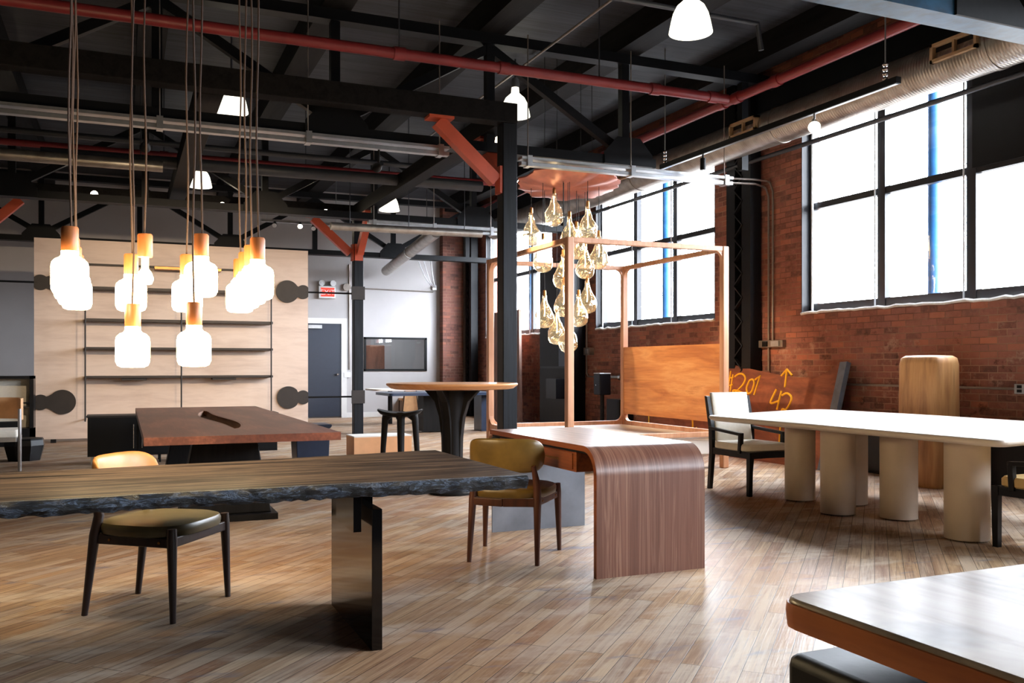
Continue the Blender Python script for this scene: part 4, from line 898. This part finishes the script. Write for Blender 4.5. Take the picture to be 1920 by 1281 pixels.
stroke([(1299, 788), (1300, 811)], 'crayon_arrow'); stroke([(1292, 803), (1300, 811), (1307, 802)], 'crayon_arrow')
stroke([(1217, 768), (1217, 812)], 'crayon_line', .01); stroke([(1464, 797), (1461, 838)], 'crayon_line', .012)
# ---- timber block
c = onz(1757, 913, 0)
solo(MB().loft([[(7.72 + x, 6.98 + y, z) for x, y in superloop(a * 1.07, b * 1.07, 40, 5)] for a, b, z in ((.17, .24, 0), (.18, .25, .04), (.185, .255, .5), (.18, .25, 1.0), (.178, .247, 1.27), (.165, .235, 1.33), (.13, .20, 1.355), (.05, .08, 1.36))]),
     'timber_block', 'stump', 'tall rounded pale timber block standing behind the white table', 'block', (7.72, 6.98, 0), smooth=60)
# ---- black low units along the wall
for ya, yb, lab in ((3.6, 6.62, 'black low cabinet along the wall right of the timber block'), (7.32, 8.22, 'short black low cabinet between the timber block and the slab')):
    t = thing('low_cabinet', lab, 'cabinet', (8.05, (ya + yb) / 2, 0), 'black cabinets along the wall')
    MB().box(7.98, 8.185, ya, yb, .03, .56).build('body', 'black_lacquer', t, smooth=0, bevel=.004); MB().box(7.97, 8.19, ya - .01, yb + .01, .56, .59).build('top', 'black_lacquer', t, smooth=0)
    MB().box(8.0, 8.18, ya + .02, yb - .02, 0, .03).build('plinth', 'black', t, smooth=0)
# ---- tall black cupboard between windows
t = thing('tall_cupboard', 'tall black cupboard on the brick wall between the two far windows', 'cupboard', (7.95, 16.1, 0))
ya, yb = 15.52, 16.78
MB().box(7.82, 8.19, ya, yb, 0, 3.3).build('body', 'black_lacquer', t, smooth=0)
ym = onx(1061, 700, 7.8).y
MB().box(7.80, 7.82, ym + .01, yb - .02, .05, 1.2).build('door', 'black', t, smooth=0)
MB().box(7.80, 7.82, ya + .02, ym - .01, .05, 1.2).build('door', 'black', t, smooth=0)
MB().box(7.80, 7.82, ym + .01, yb - .02, 1.24, 3.2).build('door', 'black', t, smooth=0)
MB().box(7.79, 7.82, ya + .35, ym - .01, 1.24, 2.9).build('panel', 'navy', t, smooth=0)
h = onx(1047, 712, 7.79); MB().box(7.77, 7.80, h.y - .1, h.y + .1, h.z - .012, h.z + .012).build('handle', 'chrome', t, smooth=0)
MB().box(7.55, 7.81, ya - .02, ya + .42, .62, 1.0).build('side_box', 'black_lacquer', t, smooth=0)
# conduit, box and stand right of it
t = thing('junction_box', 'small grey switch box with a conduit beside the tall black cupboard', 'box', (8.2, 14.9, 1.3))
p = onx(1104, 659, 8.15); MB().box(8.1, 8.199, p.y - .12, p.y + .12, p.z - .07, p.z + .07).build('back_box', 'grey_conduit', t, smooth=0)
MB().box(8.09, 8.1, p.y - .06, p.y + .03, p.z - .045, p.z + .045).build('cover_plate', 'silver', t, smooth=0)
q = onx(1100, 600, 8.17); r = onx(1101, 700, 8.17); e = onx(1125, 707, 8.17)
MB().tube([(8.17, q.y, q.z + .3), (8.17, q.y, q.z), (8.17, q.y, r.z), (8.17, q.y - .05, r.z - .06), (8.17, e.y, r.z - .07)], .014, 8).build('conduit', 'grey_conduit', t)
p = onx(1124, 719, 7.7); fl = p.y
t = thing('pedestal_stand', 'black box on a slim post standing by the brick wall', 'stand', (7.72, fl - .05, 0))
MB().tube([(7.72, fl - .06, .02), (7.72, fl - .06, 1.0)], .035, 12).build('pole', 'black', t); MB().lathe((7.72, fl - .06, 0), [(0, 0), (.15, 0), (.15, .02), (0, .025)], 24).build('foot', 'black', t)
MB().box(7.62, 7.84, fl - .16, fl + .07, p.z - .2, p.z + .17).build('box', 'black_lacquer', t, smooth=0, bevel=.015); MB().box(7.62, 7.84, fl - .16, fl + .07, p.z + .17, p.z + .185).build('lid', 'cord_white', t, smooth=0)
MB().tube([(7.612, fl - .03, p.z - .03), (7.622, fl - .03, p.z - .03)], .012, 10).build('knob', 'chrome', t)
a, b = onx(1138, 707, 8.15), onx(1164, 709, 8.15)
t = thing('wall_pipe', 'short steel pipe stub with a valve right of the black box stand', 'pipe', (8.15, a.y, 1.0)); MB().tube([(8.15, a.y + .1, a.z), (8.15, b.y, a.z)], .028, 10).build('pipe', 'silver', t); MB().tube([(8.15, b.y + .02, a.z), (8.15, b.y - .05, a.z)], .06, 12).build('valve', 'chrome', t)
p0 = onx(1157, 778, 8.0)
solo(MB().box(7.9, 8.18, p0.y - .25, p0.y + .2, 0, .66), 'low_cabinet', 'black_lacquer', 'small black cabinet on the floor behind the bed posts', 'cabinet', (8.04, p0.y, 0), 'black cabinets along the wall')
# brown board leaning by the far window
a, b = onx(972, 585, 8.05), onx(926, 585, 8.05)
a0, b0 = onx(979, 780, 7.6), onx(926, 780, 7.6)
g = MB(); g.loft([[(7.55, b0.y, 0), (7.55, a0.y, 0), (7.61, a0.y, 0), (7.61, b0.y, 0)], [(8.06, b.y, 2.5), (8.06, a.y, 2.5), (8.12, a.y, 2.5), (8.12, b.y, 2.5)]])
solo(g, 'leaning_board', 'wood_brown', 'tall brown board leaning on the brick wall behind the nearer post', 'board', (7.8, a0.y, 0), smooth=0)
# ---- bar table and stool
c = onz(848, 925, 0); cx, cy = c.x, c.y
t = thing('bar_table', 'round blond-topped bar table on a black curved pedestal', 'table', (cx, cy, 0))
MB().lathe((cx, cy, 0), [(0, 1.022), (.56, 1.022), (.60, 1.03), (.642, 1.062), (.645, 1.072), (.638, 1.08), (0, 1.08)], 64).build('tabletop', 'oak_top', t, smooth=25)
MB().lathe((cx, cy, 0), [(0, 0), (.225, 0), (.225, .02), (.20, .03), (0, .035)], 40).build('base_disc', 'charred', t)
for k in range(4):
    a = math.radians(23.2 + 22 + 90 * k); ca, sa = math.cos(a), math.sin(a)
    prf = [(.0, .03), (.13, .03), (.115, .15), (.10, .35), (.105, .55), (.13, .75), (.18, .9), (.28, 1.0), (.31, 1.02), (0, 1.02)]
    MB().extrude([(cx + ca * r - sa * .035, cy + sa * r + ca * .035, z) for r, z in prf], (sa * .07, -ca * .07, 0)).build('pedestal_fin', 'charred', t, smooth=25, bevel=.006)
MB().tube([(cx, cy, .03), (cx, cy, .3), (cx, cy, .7), (cx, cy, 1.02)], [.12, .10, .10, .16], 24).build('pedestal_core', 'charred', t)
sc = at(750, 770, 9.4); sx, sy, sz = sc.x, sc.y, .785
t = thing('bar_stool', 'black saddle-seat bar stool beside the round bar table', 'stool', (sx, sy, 0))
g = MB(); loops = []
ax = Vector((C_, -S_, 0)); ay = Vector((S_, C_, 0))                      # saddle runs across the view
for k, z0 in ((.5, -.052), (.88, -.038), (1.0, -.012), (.98, .004), (.8, .001), (.45, -.004), (.05, -.008)):
    lp = []
    for x, y in superloop(1, 1, 40, 2.4):
        zz = sz + z0 + .028 * abs(x * k) ** 2.0 - .012 * (y * k) ** 2 - .012
        p = Vector((sx, sy, 0)) + ax * x * k * .235 + ay * y * k * .165; lp.append((p.x, p.y, zz))
    loops.append(lp)
g.loft(loops).build('seat', 'charred', t, smooth=60)
for u, v in ((-.15, -.03), (.0, .12), (.16, -.04), (.02, -.13)):
    a = Vector((sx, sy, 0)) + ax * u + ay * v; b = Vector((sx, sy, 0)) + ax * u * 1.25 + ay * v * 1.35
    MB().tube([(b.x, b.y, 0), ((a.x + b.x) / 2, (a.y + b.y) / 2, .4), (a.x, a.y, sz - .09), (a.x - (a.x - sx) * .2, a.y - (a.y - sy) * .2, sz - .035)], [.02, .028, .036, .06], 10).build('leg', 'charred', t)
# ---- plinth with warm light and glare painted into its colours
a, b = onz(664, 820, .312), onz(786, 820, .312)
t = thing('plinth', 'low plinth with orange light painted peach and top glare painted white under the bar stool view', 'plinth', ((a.x + b.x) / 2, a.y + .2, 0))
MB().box(a.x, b.x, a.y, a.y + .45, 0, .305).build('body', 'peach', t, smooth=0); MB().box(a.x, b.x, a.y, a.y + .45, .305, .32).build('top', 'plinth_glare', t, smooth=0)
t['label'] = 'low plinth with orange light painted peach and top glare painted white in front of the farther post'
# ---- far tables behind the bar table
c = onz(815, 811, 0)
t = thing('dining_table', 'blue-black table with a black slab base behind the bar table', 'table', (c.x, c.y, 0))
q0, q1 = onz(762, 732, .75), onz(935, 735, .75)
MB().prism(rounded([(c.x - .95, c.y - .3), (c.x + 1.1, c.y - .3), (c.x + 1.1, c.y + .75), (c.x - .95, c.y + .75)], .08), .70, .75).build('tabletop', 'navy', t, smooth=30)
MB().box(c.x - .22, c.x + .22, c.y, c.y + .35, .02, .70).build('base', 'charred', t, smooth=0)
p = onz(897, 805, 0); MB().box(p.x - .14, p.x + .12, c.y - .05, c.y + .35, 0.0, .70).build('base', 'navy', t, smooth=0)
p = onz(843, 822, 0)
c = onz(745, 776, 0)
t = thing('dining_table', 'thin pale tabletop farthest back by the white wall', 'table', (c.x + .2, 18.9, 0))
a, b = ony(702, 730, 18.6), ony(860, 730, 18.6)
MB().prism(rounded([(a.x, 18.5), (b.x, 18.5), (b.x, 19.5), (a.x, 19.5)], .15), .72, .755).build('tabletop', 'white_oak', t, smooth=30)
for xx in (a.x + .45, b.x - .45): MB().tube([(xx, 19.0, 0), (xx, 19.0, .72)], .05, 12).build('leg', 'charred', t)
c = onz(770, 782, 0)
t = thing('side_chair', 'tan panel-backed chair under the pale far table', 'chair', (c.x, c.y, 0))
w0 = .2
MB().extrude([(c.x - w0 * 1.05, c.y, .10), (c.x + w0 * 1.05, c.y, .10), (c.x + w0 * .8, c.y, .66), (c.x - w0 * .8, c.y, .66)], (0, .04, 0)).build('back_panel', 'tan_panel', t, smooth=0)
for s, k in ((-1, .75), (.9, .7)): MB().tube([(c.x + s * w0 * 1.15, c.y - .04, 0), (c.x + s * w0 * k, c.y - .03, .68)], .012, 8).build('leg', 'black', t)
MB().box(c.x - .2, c.x + .2, c.y + .04, c.y + .4, .40, .45).build('seat', 'tan_panel', t, smooth=0)
for s in (-1, 1): MB().tube([(c.x + s * .18, c.y + .38, 0), (c.x + s * .18, c.y + .38, .4)], .012, 8).build('leg', 'black', t)

# ---------------------------------------------------------------- shelf panel between the posts
YP = 16.42
x0, x1 = ony(63.8, 446, YP).x, ony(577.5, 470, YP).x; z1 = 3.31
z1 = (ony(63.8, 446, YP).z + ony(577.5, 470, YP).z) / 2
t = thing('shelf_panel', 'big pale wood panel with open shelves held by rods between posts', 'shelf unit', ((x0 + x1) / 2, YP, 0))
MB().box(x0, x1, YP, YP + .06, .06, z1).build('panel', 'panel', t, smooth=0)
for px in (100, 540): p = ony(px, 828, YP); MB().box(p.x - .04, p.x + .04, YP - .02, YP + .08, 0, .06).build('foot', 'black', t, smooth=0)
def keyhole(pxc, pyc, pxl, sgn):
    c = ony(pxc, pyc, YP); l = ony(pxl, pyc, YP); r1, r2 = .2, .125
    xe = x1 if sgn > 0 else x0
    pts = []
    a0 = 2.45
    up_ = [(c.x + sgn * r1 * -math.cos(PI - a), c.z + r1 * math.sin(a)) for a in [PI - k * (PI - .75) / 14 for k in range(15)]]
    up_ = [(c.x + sgn * r1 * math.cos(a), c.z + r1 * math.sin(a)) for a in [PI - k * (PI - .75) / 14 for k in range(15)]]
    lx = abs(l.x - c.x)
    mid = [(c.x + sgn * (lx * .62), c.z + .105)]
    lob = [(l.x + sgn * r2 * math.cos(a), c.z + r2 * math.sin(a)) for a in [2.3 - k * 1.6 / 6 for k in range(7)]]
    lob = [(x if sgn * (xe - x) > 0 else xe, z) for x, z in lob]
    upper = up_ + mid + lob + [(xe, c.z + .07)]
    lower = [(x, 2 * c.z - z) for x, z in reversed(upper)]
    poly = upper + lower
    kp = MB().extrude([(x, YP - .03, z) for x, z in poly], (0, .03, 0)).build('keyhole_plate', 'dark_plate', t, smooth=20)
    xend = 3.848 if sgn > 0 else -4.2
    MB().tube([(xe - sgn * .05, YP - .015, c.z), (xend, YP - .015, c.z)], .016, 8).build('tie_rod', 'black_steel', kp)
    if sgn > 0: MB().box(3.80, 4.04, YP - .20, YP - .171, c.z - .12, c.z + .12).build('clamp', 'dark_plate', kp, smooth=0)
keyhole(538.5, 547, 568, 1); keyhole(540.5, 745.5, 568, 1); keyhole(117, 531, 76, -1); keyhole(117, 754, 76, -1)
YS = YP - .28
sx0, sx1 = ony(159, 600, YS).x, ony(512, 600, YS).x
for py, th_ in ((600, .045), (652, .04), (704.5, .04), (542, .045)):
    z = ony(335, py, YS).z
    sh = MB().box(sx0, sx1, YS, YP, z - th_, z).build('shelf', 'shelf', t, smooth=0, bevel=.006)
    if py == 704.5:
        for a, b in ((228, 275), (399, 443)): MB().box(ony(a, 709, YS).x, ony(b, 709, YS).x, YS + .03, YP, z - th_ - .035, z - th_).build('bracket', 'dark_plate', sh, smooth=0)
z = ony(335, 498, YS).z
sh = MB().box(sx0, sx1, YP - .06, YP, z - .03, z).build('top_rail', 'dark_plate', t, smooth=0)
xa, xb = ony(290, 498, YS).x, ony(415, 498, YS).x; MB().box(xa, xb, YS, YP, z - .07, z - .03).build('picture_light', 'brass', sh, smooth=0)
for px in (160, 340, 508.5):
    x = ony(px, 600, YS).x; MB().tube([(x, YS - .012, .35), (x, YS - .012, z)], .012, 8).build('upright', 'dark_plate', t)
    MB().tube([(x, YS - .012, .38), (x, YP, .38)], .012, 8).build('standoff', 'dark_plate', t); MB().tube([(x, YS - .012, z - .02), (x, YP, z - .02)], .012, 8).build('standoff', 'dark_plate', t)
# ---- credenza
YC = 12.6
x0, x1 = ony(164, 850, YC).x, ony(520, 850, YC).x
t = thing('credenza', 'long black credenza in front of the shelf panel', 'cabinet', ((x0 + x1) / 2, YC + .22, 0))
MB().box(x0, x1, YC, YC + .45, .10, .595).build('body', 'black_lacquer', t, smooth=0); MB().box(x0 - .015, x1 + .015, YC - .012, YC + .46, .595, .615).build('top', 'dark_plate', t, smooth=0)
for i in range(4):
    a = x0 + (x1 - x0) * i / 4; d = MB().box(a + .008, a + (x1 - x0) / 4 - .008, YC - .016, YC, .115, .585).build('door', 'black', t, smooth=0)
    xx = a + (x1 - x0) / 4 - .05 if i % 2 == 0 else a + .05
    MB().tube([(xx, YC - .02, .2), (xx, YC - .045, .2), (xx, YC - .045, .5), (xx, YC - .02, .5)], .006, 6).build('handle', 'chrome', d)
for px in (172, 300, 410, 478):
    xx = ony(px, 858, YC).x
    for yy in (YC + .04, YC + .4): MB().box(xx - .012, xx + .012, yy - .012, yy + .012, 0, .1).build('leg', 'silver' if px == 172 else 'black', t, smooth=0)
# ---- left side: pale chair, black framed case, black planter
c = onz(37, 884, 0)
t = thing('side_chair', 'cream armchair with a satin metal leg at the left edge', 'chair', (c.x - .3, c.y + .3, 0))
ox, oy = c.x, c.y
MB().prism(rounded([(ox - .62, oy - .0), (ox - .03, oy + .0), (ox - .03, oy + .55), (ox - .62, oy + .55)], .06), .40, .49).build('seat_cushion', 'cream', t, smooth=40, bevel=.012)
MB().prism(rounded([(ox - .62, oy + .0), (ox - .02, oy + .0), (ox - .02, oy + .5), (ox - .62, oy + .5)], .03), .35, .40).build('seat_frame', 'metal_leg', t, smooth=30)
for dx, dy, zt in ((0, 0, .74), (-.05, .52, .70), (-.64, .0, .74), (-.66, .52, .70)): MB().tube([(ox + dx, oy + dy, 0), (ox + dx, oy + dy, zt)], .02, 12).build('leg', 'metal_leg', t)
lp = []
for q in range(13):
    a = PI * q / 12 ; lp.append((ox - .32 + .33 * math.cos(a), oy + .3 + .30 * math.sin(a)))
lp = [(ox + .01, oy)] + lp + [(ox - .65, oy)]
g = MB(); g.loft([[(x + (ox - .32 - x) * k, y + (oy + .28 - y) * k, z) for k, z in ((0, .60), (.07, .60), (.07, .86), (0, .86))] for x, y in lp]); g.build('backrest', 'tan_panel', t, smooth=60)
YF2 = 15.9
a = ony(63, 705, YF2); 
t = thing('display_case', 'black framed glazed display case at the left edge', 'case', (a.x - .7, YF2, 0))
zt = a.z; zb = .03; xr = a.x; xl = xr - 1.5
g = MB(); g.box(xl, xr, YF2, YF2 + .35, zt - .045, zt); g.box(xr - .055, xr, YF2, YF2 + .35, zb, zt); g.box(xl, xl + .055, YF2, YF2 + .35, zb, zt)
zm = ony(30, 756, YF2).z; g.box(xl, xr - .05, YF2 + .02, YF2 + .06, zm - .012, zm + .012); g.box(xl, xr, YF2, YF2 + .35, 0, .28); g.build('frame', 'black_lacquer', t, smooth=0)
MB().box(xl + .05, xr - .05, YF2 + .3, YF2 + .33, .28, zt - .04).build('back_panel', 'cream', t, smooth=0)
zs = ony(30, 763, YF2).z; MB().box(xl + .05, xr - .05, YF2 + .02, YF2 + .3, zs - .02, zs).build('glass_shelf', 'dark_plate', t, smooth=0)
MB().box(xr - .55, xr - .2, YF2 + .05, YF2 + .25, .28, .38).build('tray', 'black', t, smooth=0)
c = onz(43, 866, 0)
t = thing('side_table', 'black faceted side table behind the cream armchair', 'table', (c.x, c.y + .2, 0))
def octa(r, z): return [(c.x + r * math.cos(PI / 8 + k * PI / 4), c.y + .22 + r * math.sin(PI / 8 + k * PI / 4), z) for k in range(8)]
MB().loft([octa(.2, 0), octa(.25, .2), octa(.24, .27)]).build('body', 'black_lacquer', t, smooth=0); MB().loft([octa(.24, .27), octa(.225, .29)]).build('top', 'black', t, smooth=0)

# ---------------------------------------------------------------- back wall bits
p = ony(655, 600, YB - .02)
solo(MB().tube([(p.x, YB - .02, 1.15), (p.x, YB - .02, 3.7)], .016, 8), 'wall_conduit', 'grey_conduit', 'vertical conduit beside the farther post on the white wall', 'conduit', (p.x, YB - .02, 1.15))
a, b = ony(688, 541, YB - .02), ony(812, 541, YB - .02)
solo(MB().tube([(p.x, YB - .02, a.z), (b.x, YB - .02, a.z - .03)], .014, 8), 'wall_conduit', 'grey_conduit', 'horizontal conduit across the white wall above the inside window', 'conduit', (a.x, YB - .02, a.z))
q = ony(650, 703, YB); solo(MB().box(q.x - .08, q.x + .08, YB - .08, YB, q.z - .06, q.z + .06), 'wall_switch', 'exit_white', 'white switch box beside the navy door', 'switch', (q.x, YB, q.z))
q = ony(649, 539, YB); t = thing('wall_bell', 'small round grey bell on the white wall near the EXIT sign', 'bell', (q.x, YB, q.z)); MB().tube([(q.x, YB - .08, q.z), (q.x, YB, q.z)], .09, 16).build('bell', 'grey_conduit', t)
e0 = ony(814, 539, YB - .03)
t = thing('cable_bundle', 'three white cables hanging from the roof to one outlet by the brick pier', 'cable', e0)
MB().box(e0.x - .05, e0.x + .06, YB - .06, YB, e0.z - .07, e0.z + .05).build('outlet_box', 'exit_white', t, smooth=0)
for k2, pa in enumerate((785, 795, 808)):
    s0 = ony(pa, 490, 20.45); e1 = e0 + Vector((-.02 + .02 * k2, -.04, 0))
    MB().tube([s0.lerp(e1, k / 8) + Vector((0, 0, -.12 * math.sin(PI * k / 8))) for k in range(9)], .012, 6).build('cable', 'cord_white', t)

# ================================================================ LIGHT
wd = bpy.data.worlds.new('overcast_sky'); SC.world = wd; wd.use_nodes = True
nt = wd.node_tree; bg = nt.nodes['Background']; bg.inputs['Strength'].default_value = 50.0
tc = nt.nodes.new('ShaderNodeTexCoord'); sx = nt.nodes.new('ShaderNodeSeparateXYZ'); rp = nt.nodes.new('ShaderNodeValToRGB')   # bright overcast sky over a grey street
nt.links.new(tc.outputs['Generated'], sx.inputs[0]); nt.links.new(sx.outputs['Z'], rp.inputs['Fac']); nt.links.new(rp.outputs['Color'], bg.inputs['Color'])
rp.color_ramp.elements[0].position = 0.0; rp.color_ramp.elements[0].color = (.10, .10, .10, 1); rp.color_ramp.elements[1].position = .04; rp.color_ramp.elements[1].color = (.88, .94, 1.0, 1)
for k, (y0, y1) in enumerate(OPEN):
    l = bpy.data.lights.new('window_portal', 'AREA'); l.shape = 'RECTANGLE'; l.size = HEAD - SILL; l.size_y = y1 - y0; l.cycles.is_portal = True
    o = bpy.data.objects.new('window_portal', l); COL.objects.link(o); o.location = (XW + .32, (y0 + y1) / 2, (SILL + HEAD) / 2)
    o.rotation_euler = (0, PI / 2, 0)
# ================================================================ CAMERA
cam = bpy.data.cameras.new('camera'); co = bpy.data.objects.new('camera', cam); COL.objects.link(co); SC.camera = co
cam.sensor_width = 36; cam.lens = F * 36 / 1920; cam.shift_y = (HY - 640.5) / 1920; cam.clip_start = .05
co.location = EYE; co.rotation_euler = (PI / 2, 0, -YAW)
SC.view_settings.view_transform = 'Standard'; SC.view_settings.look = 'None'; SC.view_settings.gamma = 1; SC.view_settings.exposure = 0
SC.view_settings.use_curve_mapping = False
SC.cycles.max_bounces = 8; SC.cycles.diffuse_bounces = 5; SC.cycles.transparent_max_bounces = 24; SC.cycles.sample_clamp_indirect = 8; SC.cycles.caustics_reflective = False; SC.cycles.caustics_refractive = False
SC.cycles.use_denoising = True
for o in bpy.data.objects:
    if '_o' in o: del o['_o']
